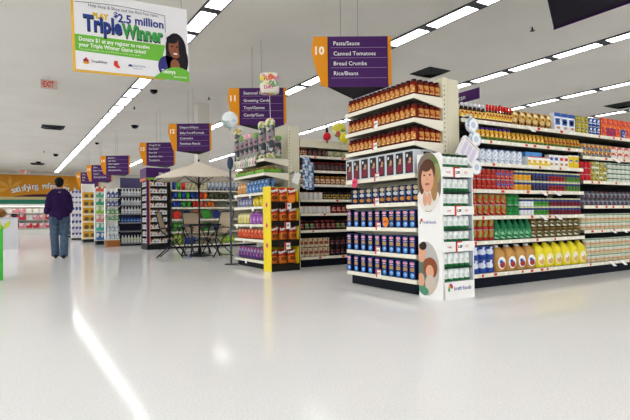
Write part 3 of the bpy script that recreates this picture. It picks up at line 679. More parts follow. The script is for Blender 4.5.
cA, cB = mat('cup_cream', 'dedccb', .4), mat('cup_tan', 'cdbd97', .4); bG, bO, bD = mat('cup_band_green', '4c8a5e', .4), mat('cup_band_orange', 'c8823a', .4), mat('cup_band_dark', '47503a', .4)
def cups(p): return [(nm_, 'jar', b_[2], []) for nm_, b_ in (('baby_food_jar', band_can('baby_food_jar', p*.46, .053, cB, bO, cA)), ('baby_food_jar', band_can('baby_food_jar', p*.46, .053, cA, bG, cA)))]
run_x(cups, 584, 640, 13, 4, YG, zb[4], .0535, 'small pale jar on right bay shelf five', alt=True)
run_x(cups, 588.8, 640, 12, 6, YG, .162, .0535, 'small pale jar on the right bay bottom shelf', alt=True)
# small purple flag sign standing above the gondola
pf = at(480, 95, 1, 4.1); X = pf.x
o = empty('category_flag', (X, 4.4, 2.06), 0, 'small purple flag sign with white lettering above the long gondola', 'sign')
zt, zbm = Zat(87.2, X, 4.1), Zat(98.2, X, 4.1)
obj('pole', MB().tube([(0, -.3, -.178), (0, -.3, zt-2.06+.02)], .006, mat('clear_pole', 'c8c8c4', .2), 6), o)
obj('panel', MB().box(-.006, .006, -.3, .42, zbm-2.06, zt-2.06, purple), o)
text('Mexican', .085, white, o, frame4((-.0075, .2, (zbm+zt)/2-2.06-.03), (0,-1,0), (0,0,1)))
obj('foot', MB().box(-.03, .03, -.33, -.27, -.179, -.165, mat('clear_pole', 'c8c8c4', .2)), o)

# ------------------------------------------------------------------ aisle 11 end display (candy)
X11, Y11A, Y11B = 3.43, 7.20, 8.47
zc = lambda py, px=264: Zat(py, X11, Yat(px, X11, 1))
Z11 = [zc(192), zc(206), zc(224.3), zc(240), zc(261.4)]
Z11u = [Zat(158, X11, Y11A), Zat(172.3, X11, Y11A)]
e11 = end_display('candy_end_shelf_unit', 'cream end shelf unit filled with bags of candy and tall toy tubes', X11, Y11A, Y11B, .42, Z11u+Z11, 2.30, 4.05)
def candy_row(z, pxa, pxb, n, rows, cols, label, w=.15, h=.16, layers=2):
    """bags leaning and overlapping in heaps, along Y behind the front lip"""
    ya, yb = max(Yat(pxb, X11, z+.06), Y11A+.02), min(Yat(pxa, X11, z+.06), Y11B-.02); w = (yb-ya)/n*.97; m = pmat('candy_'+label.split()[0]+str(int(z*100)), cols, 26)
    k = k_bag('candy_bag', w, .075, h, m); rr = random.Random(int(z*999+pxa))
    for j in range(layers):
        for i in range(n):
            y = ya+(yb-ya)*(i+.5)/n
            o = put(k, (X11+.06+.085*j, y, z+.006), RZW+rr.uniform(-.06, .06), label+(' behind' if j else '')+nth(n-1-i, n), label)
            o.rotation_euler.x = -.14
candy_row(Z11[0], 232.5, 243, 3, 1, [('d99a5a', .5), ('c06a34', .3), ('ecd0a0', .2)], 'peach candy bag on the upper candy shelf', h=.19)
candy_row(Z11[0], 243.5, 265, 6, 1, [('4f7fb4', .5), ('b8cde0', .3), ('2f5488', .2)], 'blue candy bag on the upper candy shelf', h=.21)
candy_row(Z11[1], 232, 249.5, 5, 1, [('8a88a4', .5), ('d0cfd8', .25), ('5c5a80', .25)], 'grey lilac candy bag next to the yellow bags')
candy_row(Z11[1], 250, 265, 4, 1, [('d9c02c', .6), ('f0e480', .2), ('a08418', .2)], 'yellow candy bag beside the lilac bags', h=.17)
candy_row(Z11[2], 232, 246.5, 4, 1, [('d8cf80', .6), ('b8a850', .25), ('efe9c0', .15)], 'pale yellow candy bag next to the violet bags', h=.18)
candy_row(Z11[2], 247, 265, 5, 1, [('a45fb4', .55), ('d8a8dc', .25), ('743a8c', .2)], 'violet candy bag on the third candy shelf', h=.19)
candy_row(Z11[3], 233, 265, 9, 1, [('d4512c', .6), ('a8301c', .25), ('f0a480', .15)], 'orange red candy bag above the purple bags')
candy_row(Z11[4], 232, 264, 9, 1, [('5a3a84', .45), ('b03a4c', .25), ('8a86a8', .3)], 'purple candy bag on the lowest candy shelf', h=.19)
for i, (z, xs) in enumerate(zip(Z11, ((237, 251), (254,), (238, 252), (245,), (247,)))):
    for x in xs:
        y = Yat(x, X11, z)
        b = link('shelf_tag', MB().box(-.03, .03, -.004, 0, -.07, .0, tagw).mesh('shelf_tag'), e11, (-.018, y-(Y11A+Y11B)/2, z-.005), RZW)
# green trays of small chicks on the upper shelf
grn = mat('tray_green', '6fae3a', .45); chick = pmat('chick_pack', [('d9b83c', .45), ('8a6a2c', .3), ('e8dca0', .25)], 40)
zt = Z11u[1]
for i, (ya_, yb_) in enumerate(((7.23, 7.6), (7.62, 8.0), (8.02, 8.42))):
    o = empty('candy_tray', (X11+.01, ya_, zt), 0, 'green open tray of small yellow treats, %s on the second candy shelf' % ('nearest one', 'middle one', 'farthest one')[i], 'tray')
    obj('tray', MB().box(0, .3, 0, yb_-ya_, .001, .012, grn).box(0, .012, 0, yb_-ya_, .001, .06, grn).box(.29, .3, 0, yb_-ya_, .001, .06, grn).box(0, .3, 0, .012, .001, .06, grn).box(0, .3, yb_-ya_-.012, yb_-ya_, .001, .06, grn), o)
    kc = ('treat_pack', 'candy', MB().blob((0, 0, .045), (.03, .03, .05), chick, 8, 6).mesh('treat_pack'), [])
    for a in range(4):
        for b in range(3):
            put(kc, (X11+.06+.085*b, ya_+.05+(yb_-ya_-.1)*a/3, zt+.0185), 0, 'small yellow treat in the %s green tray, row %s' % (('nearest', 'middle', 'farthest')[i], ('one', 'two', 'three')[b]) + nth(3-a, 4), 'treats in the %s green tray' % ('nearest', 'middle', 'farthest')[i])
# tall clear toy tubes on the top shelf
tubep = pmat('toy_tube', [('4a4e54', .35), ('8c9494', .3), ('c9c4b4', .2), ('b07f8c', .15)], 22); capg = mat('tube_cap_green', '7fa85a', .4); capp = mat('tube_cap_pink', 'd8a8b0', .4); capwh = pmat('tube_cap_floral', [('e4dfc8', .5), ('8aa860', .3), ('d8b050', .2)], 30)
zt = Z11u[0]
def k_tube(r, h, cap):
    return ('toy_tube', 'toy', MB().lathe([(r, 0, cap), (r, h*.1, tubep), (r, h*.82, cap), (r*1.08, h*.83, cap), (r*1.08, h*.95, cap), (r*.7, h, cap)], 12).mesh('toy_tube'), [])
tubes = [(270.5, 119, 4.5, capwh), (262.5, 122, 4, capwh), (278, 136, 3.5, capg), (256, 133, 3.2, capg), (251.5, 133.5, 3.2, capp), (247, 135, 3.2, capp), (242.5, 136.5, 3, capg), (238, 129, 3.6, capwh)]
for i, (x, y, hw, cap) in enumerate(tubes):
    X = X11+.07 if i != 2 else X11+.2
    Yp = Yat(x, X, zt+.2); h = Zat(y, X, Yp)-zt
    if i == 2: Yp = 7.28; X = Xat(x, Yp, zt+.2); h = Zat(y, X, Yp)-zt
    d = Vector((X, Yp, 0)).dot(FW); r_ = hw*d/F
    put(k_tube(r_, h, cap), (X, Yp, zt+.001), 0, ['tall toy tube with floral cap nearest the string of the cube balloon', 'tall dark toy tube with floral cap beside the tallest one', 'short toy tube with green cap against the cream upright', 'toy tube with green cap in the middle of the top candy shelf', 'toy tube with pink cap, right one of the pink pair', 'toy tube with pink cap, left one of the pink pair', 'toy tube with green cap second from the far end', 'tall toy tube with floral cap at the far end of the top candy shelf'][i], 'toy tubes on the top candy shelf')
# clear bags under the tubes: pastel packs hanging over the lip
past = [('pink', 'd8b4b8'), ('white', 'e0dcd2'), ('cream', 'd9cfa8'), ('grey', 'a8a8a4'), ('mint', 'b4c8b0')]
for i in range(9):
    nm, c = past[i % 5]
    k = k_bag('pastel_pack', .1, .05, .14, pmat('pastel_'+nm, [(c, .6), ('6a6a66', .15), ('efece2', .25)], 24))
    o = put(k, (X11-.045, 7.50+.1*i, zt-.10), RZW, '%s pastel pack hanging on the top candy shelf' % nm + nth(8-i, 9), 'pastel packs hanging on the top candy shelf')
# clip strip at the far corner
p = at(229, 165, 0, X11-.06)
o = empty('dark_clip_strip', (X11-.06, 8.50, 0), 0, 'dark upright wire strip at the far corner of the candy shelves', 'display rack')
obj('pole', MB().tube([(0, 0, 0), (0, 0, 1.86)], .018, mat('slate_metal', '4a5562', .4), 8), o)
obj('foot', MB().lathe([(.12, 0, dkgrey), (.12, .015, dkgrey)], 12), o)
obj('head', MB().blob((0, 0, 1.8), (.06, .05, .12), mat('slate_blue', '3f4a63', .5), 10, 7), o)
for k in range(5):
    obj('hook', MB().tube([(0, 0, .55+.25*k), (-.1, -.06, .57+.25*k)], .006, steel, 6), o)

# orange candy tower in front of it
TX0, TX1, TY0, TY1 = 3.385, 3.885, 6.93, 7.19
o = empty('candy_tower', (TX0, TY0, 0), 0, 'yellow and black cardboard tower of orange candy bags', 'display stand'); W, D = TX1-TX0, TY1-TY0
towy = mat('tower_yellow', 'ecd11e', .45); towb = mat('tower_black', '1d1712', .5)
tz = lambda py: Zat(py, TX0+.25, TY0)
ttop = Zat(186, TX0, TY0)
obj('side_panel', MB().box(0, .012, 0, D, 0, ttop, towy), o); obj('side_panel', MB().box(W-.012, W, 0, D, 0, ttop-.05, towb, side=towy), o)
obj('back_panel', MB().box(.012, W-.012, D-.012, D, 0, ttop, towy), o)
for py in (201, 221.5, 241.5):
    dm = MB()
    q = Zat(py+4, TX0, TY0+D/2)
    for j, (s, mm) in enumerate(((.055, mat('diamond_pink', 'd8908c', .5)), (.036, tagred))):
        dm.face([(-.001-.0006*j, D/2+s, q), (-.001-.0006*j, D/2, q-s), (-.001-.0006*j, D/2-s, q), (-.001-.0006*j, D/2, q+s)], mm)
    obj('diamond_print', dm, o)
tiers = [(187.5, 202.5), (209, 221.5), (226, 240.5), (250, 264.5)]
rso = pmat('candy_orange_wrap', [('e8792a', .8), ('c85a18', .2)], 20); rsm = mat('candy_maroon', '8c2320', .4)
kbg = k_bag('candy_cup_bag', .155, .075, .225, rso, mat('candy_red', 'b83020', .4), deco=[(0, .3, .28, .13, mat('candy_dark', '54281a', .5)), (0, .3, .14, .07, rso)])
for ti, (a, b) in enumerate(tiers):
    zb_ = tz(b)
    fl = (206.5, 226.5, 247, None)[ti]
    if ti < 3:
        obj('shelf', MB().box(.012, W-.012, 0, D-.012, zb_-.012, zb_-.002, towb), o)
        obj('shelf_front', MB().box(.012, W-.012, -.01, 0, tz((208, 226.2, 246.5)[ti]), tz((201.5, 220.5, 239.5)[ti]), towb), o)
    else:
        obj('base_front', MB().box(.012, W-.012, -.01, 0, 0, tz(264), towb).box(.012, W-.012, 0, D-.012, zb_-.012, zb_-.002, towb), o)
    for i in range(3):
        bx = put(kbg, (TX0+.09+.16*i, TY0+(.06 if ti < 3 else .085), zb_+(.006 if ti < 3 else .012)), 0, 'orange and red candy bag on the %s tier of the candy tower' % ('top', 'second', 'third', 'bottom')[ti] + nth(i, 3), 'candy cup bags, %s tier' % ('top', 'second', 'third', 'bottom')[ti])
        bx.rotation_euler.x = -.12 if ti < 3 else -.3
        text("Reese's", .06, white, bx, frame4((-.068, -.041, .142), (1,0,.2), (-.2,0,1)), bold=.0035, fit=.138)
for i, (x, y) in enumerate(((288.5, 205.5), (287.5, 225.3), (287.5, 245.8))):
    price_card(x, y, 0, .1, .11, 'red and white price card on the %s tier of the candy tower' % ('top', 'second', 'third')[i], 'price cards on the candy tower', face='Y', txt='2/5', Y=TY0-.013)
p = at(291.5, 199, 1, TY0-.05)
b_ = empty('promo_tag', p, 0, 'round orange tag over the top tier of the candy tower', 'promo tag')
obj('disc', MB().slab(ellp((0, 0), (.07, .06), 20), lambda u, v, t: (u, t, v), .004, mat('burst_orange', 'f0832c', .5)), b_)

# ------------------------------------------------------------------ gondola of aisle 10 behind (jars)
Y11 = 7.20
xl = 4.06
zf = lambda py: Zat(py, Xat(322, Y11, 1), Y11)
ZJ = [zf(156.3), zf(170.5), zf(184.3), zf(199.4), zf(213.2), zf(229.8), zf(256.2)]
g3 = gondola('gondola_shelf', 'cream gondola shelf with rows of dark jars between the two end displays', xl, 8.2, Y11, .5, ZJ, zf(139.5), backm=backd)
obj('canopy', MB().box(-(8.2-xl)/2, (8.2-xl)/2, -.012, .5, zf(147)-.02, zf(140.5), cream), g3)
for i, z in enumerate(ZJ): price_labels(g3, z, xl+.2, 6, (xl+8.2)/2, 9, 50+i)
jb = mat('jar_brown', '4a2216', .25); jlw = pmat('jar_label_pale', [('d8c8a8', .5), ('8a4428', .3), ('6a3020', .2)], 35); jld = pmat('jar_label_dark', [('5a3a34', .4), ('3a4454', .3), ('8a5a40', .3)], 35); lidr = mat('lid_red', '8c2a24', .4); lidb = mat('lid_black', '1c1a1c', .4); lidg = mat('lid_gold2', 'a8823c', .4)
def J(label, lid, body=jb, h=.14): return lambda p: k_jar('preserve_jar', min(p*.46, .05), h, body, label, lid, parts=False)
run_x(J(jlw, lidr, h=.125), 299.6, 308, 2, 1, Y11, ZJ[0], .15, 'red-lidded jar on the top jar shelf')
run_x(J(jld, lidb, h=.125), 308.5, 328, 4, 1, Y11, ZJ[0], .15, 'dark jar with black lid on the top jar shelf')
run_x(lambda p: k_box('egg_carton', p*.95, .1, .1, pmat('carton_olive', [('c8c49c', .55), ('8a8a5c', .45)], 40)), 329, 352, 3, 1, Y11, ZJ[0], .1, 'olive and cream carton on the top jar shelf')
run_x(J(jld, lidr), 299.8, 352, 12, 1, Y11, ZJ[1], .15, 'brown jar with red lid on the second jar shelf', None)
run_x(J(pmat('jar_label_amber', [('c88a4c', .5), ('e0d4c0', .3), ('8a4a24', .2)], 35), lidg, mat('jar_amber', '8c4f22', .25)), 299.8, 352, 10, 1, Y11, ZJ[2], .14, 'amber jar with gold lid on the third jar shelf')
pkt = pmat('pack_white_orange', [('dcd8d6', .8), ('b8b0b8', .2)], 30)
run_x(lambda p: k_can('wrapped_cup', p*.48, .12, pkt, top=mat('cup_top_orange', 'c8743c', .4), cat='cup'), 300, 324, 5, 1, Y11, ZJ[3], .12, 'white wrapped cup with orange top on the fourth jar shelf')
run_x(J(pmat('jar_label_yellow', [('d0b050', .5), ('3a2a1c', .5)], 30), lidb, mat('jar_black', '241812', .25), .13), 324.5, 352, 6, 1, Y11, ZJ[3], .13, 'black jar with yellow label on the fourth jar shelf')
run_x(lambda p: k_can('wrapped_cup', p*.48, .12, pkt, top=mat('cup_top_red', 'c8503c', .4), cat='cup'), 299.5, 332, 7, 1, Y11, ZJ[4], .12, 'white wrapped cup with red top on the fifth jar shelf')
run_x(J(pmat('jar_label_crimson', [('8c2430', .6), ('d0a890', .4)], 30), lidb, mat('jar_crimson', '5c1620', .25), .15), 332.5, 352, 4, 1, Y11, ZJ[4], .15, 'crimson jar with black lid on the fifth jar shelf')
run_x(lambda p: [k_jar('wine_jar', p*.46, .16, mat('jar_wine', '3c0f18', .25), pmat('jl_wine', [('5c1a28', .6), ('a06a5c', .4)], 30), lidr, parts=False), k_jar('wine_jar', p*.46, .16, mat('jar_wine', '3c0f18', .25), pmat('jl_green', [('3a4a2c', .5), ('8a9a6c', .5)], 30), lidb, parts=False)], 300, 352, 10, 1, Y11, ZJ[5], .16, 'dark wine coloured jar on the sixth jar shelf')
run_x(lambda p: k_can('beige_jar', p*.47, .155, pmat('beige_label', [('cdbb98', .6), ('8a4a3c', .25), ('e4dac4', .15)], 22), top=mat('lid_maroon', '4a1c1c', .4), cat='jar'), 300.5, 331, 6, 2, Y11, ZJ[6], .157, 'beige jar on the bottom jar shelf')
run_x(J(pmat('jar_label_navy', [('2a1a24', .5), ('6a2a34', .25), ('8a94a4', .25)], 30), lidb, mat('jar_black', '241812', .25), .155), 331.5, 352, 4, 2, Y11, ZJ[6], .157, 'dark jar on the bottom jar shelf')
# blue and white bag strip hanging by the upright
p = at(306.5, 158, 1, 7.05)
o = empty('toy_strip', (p.x, 7.05, at(306.5, 190, 1, 7.05).z), 0, 'hanging strip of blue and white bagged toys in front of the jar shelves', 'hanging strip'); hh = p.z-o.location.z
obj('strip', MB().box(-.01, .01, 0, .006, 0, hh+.05, white).box(-.01, .01, 0, .137, hh+.045, hh+.05, white), o)
bwm = pmat('toy_bag', [('4a6c9c', .35), ('c4ccd6', .35), ('8a9fb8', .3)], 28)
for k in range(6):
    b = link('toy_bag', k_bag('toy_bag', .15, .07, .17, bwm)[2], o, ((-.03, .04)[k % 2], -.045, hh-.16-.085*k if k < 5 else .0))
p = at(296.5, 178, 1, 6.98)
o = empty('paper_card', p, 0, 'tilted blank white card hanging beside the cream upright of the jar shelves', 'card')
b = obj('sheet', MB().box(-.06, .06, 0, .003, -.09, .09, white), o); b.rotation_euler = (0, .35, 0)
obj('clip', MB().box(-.012, .012, -.004, .22, .08, .1, steel), o)

# ------------------------------------------------------------------ hanging aisle signs (three-sided)
def aisle_sign(num, T, z0, lines, label, H=.77):
    """T: tip towards the walkway; faces run to +X"""
    e = empty('aisle_sign', (T[0], T[1], z0), 0, label, 'aisle sign', None); s = .92
    A = Vector((.866*s, -.5*s, 0)); B = Vector((.866*s, .5*s, 0)); Z = Vector((0, 0, 1))
    obj('underside', MB().face([(0, 0, .012), A+Z*.012, B+Z*.012], dpurple).face([A+Z*.02, Vector((0, 0, .02)), B+Z*.02], dpurple), e)
    wing = [(0, 0), (-.1, .02), (-.195, .32), (-.245, .56), (-.21, H), (0, H)]
    for k, (end, sgn) in enumerate(((A, 1), (B, -1))):
        u = end.normalized(); n = Vector((u.y, -u.x, 0))*sgn        # outward
        fr = lambda a, b, t, u=u, n=n: u*a+Z*b-n*t
        pn = obj('panel', MB().slab([(0, 0), (s, 0), (s, H), (0, H)], fr, .012, purple, dpurple), e)
        if sgn > 0: obj('number_wing', MB().slab(wing, lambda a, b, t: fr(a, b, t-.004), .014, orange), e)
        obj('edge_strip', MB().slab([(s-.012, 0.02), (s+.045, .03), (s+.045, H), (s-.012, H)], lambda a, b, t: fr(a, b, t-.004), .014, orange), e)
        for zz in (.6, .445, .295, .14):
            obj('rule', MB().slab([(.05, zz-.003), (s-.03, zz-.003), (s-.03, zz+.003), (.05, zz+.003)], lambda a, b, t: fr(a, b, t-.001), .001, mat('rule_grey', '9a86a8', .5)), pn)
        if sgn > 0:
            N = lambda a, b: frame4(u*a+Z*b+n*.0055, u, Z)
            text(num, .165, mat('number_white', 'f6ead0', .5), e, N(-.215, .5), bold=.006, name='aisle_number')
            nl = len(lines); zt = [.635, .48, .33, .18] if nl <= 4 else [.655, .53, .405, .28, .155]
            for t, zz in zip(lines, zt):
                text(t, .086 if nl <= 4 else .076, white, e, N(.085, zz), bold=.0002)
    obj('panel', MB().slab([(-.46, 0), (.46, 0), (.46, H), (-.46, H)], lambda a, b, t: Vector((.866*s-t, a, b)), .012, purple), e)
    for P in (A*.5, B*.5):
        obj('hanger', MB().tube([P+Z*H, P+Z*(CZ-z0)], .004, mat('wire', '8a8a88', .4), 5), e)
aisle_sign('9', (4.165, 2.81), 2.77, ['Soup', 'Vegetables', 'Condiments', 'Oil'], 'dark three-sided sign seen from below at the top right')
SG = [('10', 311.5, 391, 36.5, 87, ['Pasta/Sauce', 'Canned Tomatoes', 'Bread Crumbs', 'Rice/Beans']),
      ('11', 227.5, 285.7, 87.5, 125, ['Seasonal Items', 'Greeting Cards', 'Toys/Games', 'Candy/Gum']),
      ('12', 168, 211, 123, 151, ['Diapers/Wipes', 'Baby Food/Formula', 'Cosmetics', 'Feminine Needs']),
      ('13', 139, 175, 142, 165.5, ['Cough/Cold', 'Pain Relief', 'First Aid', 'Bath/Skin Care', 'Toothpaste']),
      ('14', 100, 129.5, 155.5, 174.5, ['Shampoo', 'Hair Care', 'Office Supplies', 'Cat Litter', 'Household Items']),
      ('15', 86.2, 112, 166, 181.5, ['Paper', 'Paper Towels', 'Tissues', 'Cleaning Supplies']),
      ('16', 76, 99, 173.5, 187, ['Pets', 'Bags', 'Foil'])]
for num, x0, x1, yt, yb_, lines in SG:
    d = 1.2/(x1-x0)*F; P = CAM+ray(x0, (yt+yb_)/2)*d
    T = (P.x+.866*.245, P.y-.5*.245); zb_ = (CAM+ray((x0+x1)/2, yb_)*d).z; zt_ = (CAM+ray((x0+x1)/2, yt)*d).z
    aisle_sign(num, T, zb_, lines, 'purple hanging aisle sign listing %s, orange wing number %s' % (lines[0], num), H=.77)

# ------------------------------------------------------------------ charity banner
BY = 6.0
bl = at(76, 71, 1, BY); br = at(189.5, 81.3, 1, BY); trr = at(190.8, 11, 1, BY); tl = at(78, -2, 1, BY)
bw = br.x-bl.x; bz0 = (bl.z+br.z)/2; bh = ((tl.z+trr.z)/2-bz0)*.925
e = empty('charity_banner', (bl.x, BY, bz0), 0, 'hanging white and green banner with a smiling woman and $2.5 million lettering', 'banner')
e.rotation_euler = (0, -math.atan2(br.z-bl.z, bw)*.8, 0)
fr = lambda u, v, t: (u*bw, t, v*bh)
bwht = mat('banner_white', 'e6e4e6', .5); bgrn = mat('banner_green', '6cb43c', .5); byel = mat('banner_yellow', 'e2b648', .5); bblu = mat('banner_blue', '2b3f86', .5); bgr2 = mat('banner_green_letters', '3d9a4c', .5); bgrey = mat('banner_grey_text', '5c5c68', .5)
obj('backing_board', MB().slab([(-.022, -.03), (.76, -.03), (.76, 1.05), (-.022, 1.05)], lambda u, v, t: (u*bw, t+.012, v*bh), .01, byel), e)
obj('board', MB().slab([(0, .0), (.64, .0), (.66, .0), (1, -.035), (1, 1.11), (.0, 1.11)], fr, .01, bwht, byel), e)
arc = [(.005+.78*k/12, .955+.035*math.sin(PI*k/12)) for k in range(13)]
bd = MB()
for i in range(12): bd.tube([(arc[i][0]*bw, -.002, arc[i][1]*bh), (arc[i+1][0]*bw, -.002, arc[i+1][1]*bh)], .0035, bgrey, 4)
bd.tube([(.785*bw, -.002, .955*bh), (.785*bw, -.002, .7*bh)], .0035, bgrey, 4)
obj('border_line', bd, e)
gb = MB().slab([(0, .265), (.74, .245), (.78, .5), (0, .5)], lambda u, v, t: (u*bw, t-.0015, v*bh), .001, bgrn)
obj('green_band', gb, e)
wm = MB(); hair = mat('banner_black_hair', '17131a', .5); bsk = mat('banner_skin', '8a5238', .5); bbl2 = mat('banner_blue_top', '37357a', .5)
def be(x, y, rx, ry, mm, k): wm.ell((x*bw, -.002-.0008*k, y*bh), (1,0,0), (0,0,1), rx*bw, ry*bh, mm, 22)
be(.88, .46, .1, .25, hair, 0); be(.915, .30, .08, .24, hair, 1); be(.79, .17, .085, .17, bbl2, 2); be(.815, .33, .035, .2, hair, 2); be(.865, .2, .045, .1, bsk, 3)
be(.87, .47, .062, .155, bsk, 4); be(.845, .60, .055, .06, hair, 5); be(.925, .5, .022, .17, hair, 5)
for sx in (-.026, .02): be(.868+sx, .495, .011, .012, mat('banner_eye', '1c1412', .5), 6)
be(.872, .385, .02, .012, mat('banner_smile', 'f0ece6', .5), 6); be(.87, .44, .009, .016, mat('banner_nose', '774430', .5), 6)
obj('portrait_print', wm, e)
cr_ = MB(); n = 16
P = [(.655, -.02), (1, -.035)] + [(1.0-.345*k/n, -.02+.2*math.sin(PI*(.25+.75*k/n))) for k in range(n+1)]
cr_.face([(u*bw, -.009, v*bh) for u, v in P], bgrn); obj('green_hill', cr_, e)
def bt(s, u, v, size, mm, bold=0, slope=0, k=0, wd=None):
    text(s, size, mm, e, frame4((u*bw, -.0035-.001*k, v*bh), (1,0,slope), (-slope,0,1)), bold=bold, fit=wd*bw if wd else None)
bt('Help Stop & Shop and the Red Sox raise', .115, .915, .05, bgrey, wd=.6)
bt('$', .325, .815, .085, bblu, .003); bt('2.5 million', .36, .755, .13, bblu, .004, wd=.41)
bt('PLAY', .15, .765, .075, mat('banner_gold', 'd8b43a', .5), .006, wd=.135)
bt('Triple', .077, .565, .235, mat('banner_shadow', '20242c', .5), .012, wd=.325); bt('Triple', .073, .58, .235, bblu, .008, k=1, wd=.322)
bt('Winner', .402, .53, .215, mat('banner_shadow', '20242c', .5), .012, wd=.372); bt('Winner', .398, .545, .215, bgr2, .008, k=1, wd=.37)
bt('Donate $1 at any register to receive', .03, .41, .062, white, .001, wd=.6); bt('your Triple Winner Game ticket!', .03, .33, .062, white, .001, wd=.57)
bt('You could instantly win up to $10,000 or other great prizes', .03, .285, .024, mat('banner_pale_green', 'cfe6b8', .5), wd=.52)
bt('Stop&Shop', .125, .12, .042, bgrey, wd=.13); bt('Dana-Farber', .48, .12, .034, mat('banner_slate', '7a8098', .5), wd=.11)
bt('Jimmy Fund', .48, .085, .022, mat('banner_slate', '7a8098', .5), wd=.08)
bt('Telonya', .735, .065, .065, white, .001, .03, wd=.13, k=7); bt('Jimmy Fund kid', .85, .015, .034, white, wd=.12, k=7)
lg = MB()
for (u, v, ru, rv, mm) in ((.083, .105, .026, .022, mat('logo_orange', 'e09a2c', .5)), (.083, .15, .012, .03, tagred), (.07, .135, .01, .022, mat('logo_purple', '6a3a7c', .5)), (.096, .135, .01, .022, tagred)):
    lg.ell((u*bw, -.003, v*bh), (1,0,0), (0,0,1), ru*bw, rv*bh, mm, 12)
obj('logo', lg, e)
obj('red_socks_logo', MB().face([(u*bw, -.003, v*bh) for u, v in ((.315, .17), (.345, .18), (.35, .12), (.365, .09), (.36, .07), (.335, .075), (.31, .11))], tagred), e)
obj('blue_logo', MB().ell((.455*bw, -.003, .115*bh), (1,0,0), (0,0,1), .02*bw, .035*bh, bblu, 10, 0, PI), e)
for u in (.05, .95):
    obj('hanger', MB().tube([(u*bw, .006, bh*1.1), (u*bw, .006, CZ-bz0)], .003, mat('wire', '8a8a88', .4), 5), e)

# ------------------------------------------------------------------ exit signs, vents, domes on the ceiling
exr = mat('exit_red', 'd8443a', .5)
def exit_sign(x, y, Y, wd, label):
    p = at(x, y, 1, Y); d = p.dot(FW)
    e = empty('exit_sign', (p.x, p.y, p.z-.1), 0, label, 'exit sign')
    obj('housing', MB().box(-wd/2, wd/2, -.03, .03, 0, .2*wd/.34, mat('exit_plastic', 'd8c4b8', .5)), e)
    text('EXIT', .19*wd/.34, exr, e, frame4((-wd*.36, -.0315, .035*wd/.34), (1,0,0), (0,0,1)), bold=.008, xs=.62*.9)
    obj('arrow', MB().face([(-wd*.46, -.0315, .1*wd/.34), (-wd*.39, -.0315, .14*wd/.34), (-wd*.39, -.0315, .06*wd/.34)], exr), e)
    obj('stem', MB().tube([(0, 0, .2*wd/.34), (0, 0, CZ-(p.z-.1))], .012, white, 6), e)
exit_sign(49, 85, 14.6, .38, 'red EXIT sign hanging from the left ceiling'); exit_sign(23, 172, 36.5, .42, 'small distant red EXIT sign above the mural')
vm = mat('vent_dark', '2b2f31', .6)
def vent(x, y, s, label):
    p = at(x, y, 2, CZ-.06); e = empty('ceiling_vent', (p.x, p.y, CZ), 0, label, 'ceiling vent')
    obj('frame', MB().box(-s, s, -s, s, -.02, 0, vm), e)
    for k in range(4):
        q = s*(.95-.24*k); 
        m_ = MB()
        for a in range(4):
            c, s2 = [(1, 0), (0, 1), (-1, 0), (0, -1)][a]
            f_ = lambda u, v: (u*c-v*s2, u*s2+v*c)
            A_ = f_(q, -q); B_ = f_(q, q); C_ = f_(q-.1, q-.1); D_ = f_(q-.1, -q+.1)
            m_.face([A_+(-.02,), B_+(-.02,), C_+(-.07,), D_+(-.07,)], vm).face([D_+(-.069,), C_+(-.069,), B_+(-.019,), A_+(-.019,)], vm)
        obj('louvre', m_, e)
vent(430, 74.5, .36, 'dark square ceiling vent above the sauce jars'); vent(623, 106.5, .42, 'dark square ceiling vent at the right edge'); vent(53, 128.3, .4, 'grey ceiling vent left of the light strip'); vent(37.5, 164.5, .4, 'faint distant ceiling vent over the mural')
def dome(x, y, r, label):
    p = at(x, y, 2, CZ-.07); e = empty('camera_dome', (p.x, p.y, CZ), 0, label, 'camera dome')
    obj('mount', MB().lathe([(r*1.15, -.03, white), (r*1.15, 0, white)], 14), e)
    obj('bubble', MB().blob((0, 0, -.03), (r, r, r*.95), mat('dome_black', '101214', .15), 12, 8), e)
dome(153.8, 91.7, .11, 'black camera dome under the banner, nearest one'); dome(134.8, 126.4, .14, 'black camera dome right of the light strip'); dome(97, 143.5, .1, 'black camera dome beside the light strip, farther one'); dome(55.7, 155, .13, 'black camera dome on the left, right one of three far ones'); dome(38.5, 162.3, .15, 'black camera dome on the left, farthest one')
def sprinkler(x, y, label):
    p = at(x, y, 2, CZ-.05); e = empty('sprinkler_head', (p.x, p.y, CZ), 0, label, 'sprinkler')
    obj('plate', MB().lathe([(.05, -.008, white), (.06, 0, white)], 12), e)
    obj('stem', MB().lathe([(.016, -.07, dkgrey), (.02, -.008, dkgrey)], 8), e)
    obj('deflector', MB().lathe([(.035, -.085, dkgrey), (.05, -.075, dkgrey), (.03, -.068, dkgrey)], 10), e)
sprinkler(532.3, 29.5, 'small dark sprinkler head on the ceiling near the top right sign'); sprinkler(134.3, 108, 'small sprinkler head right of the long light strip'); sprinkler(44, 151.7, 'small distant sprinkler head above the left walkway'); sprinkler(209, 98.5, 'small sprinkler head above the pale column'); sprinkler(500, 106, 'small sprinkler head over the red-capped bottles')

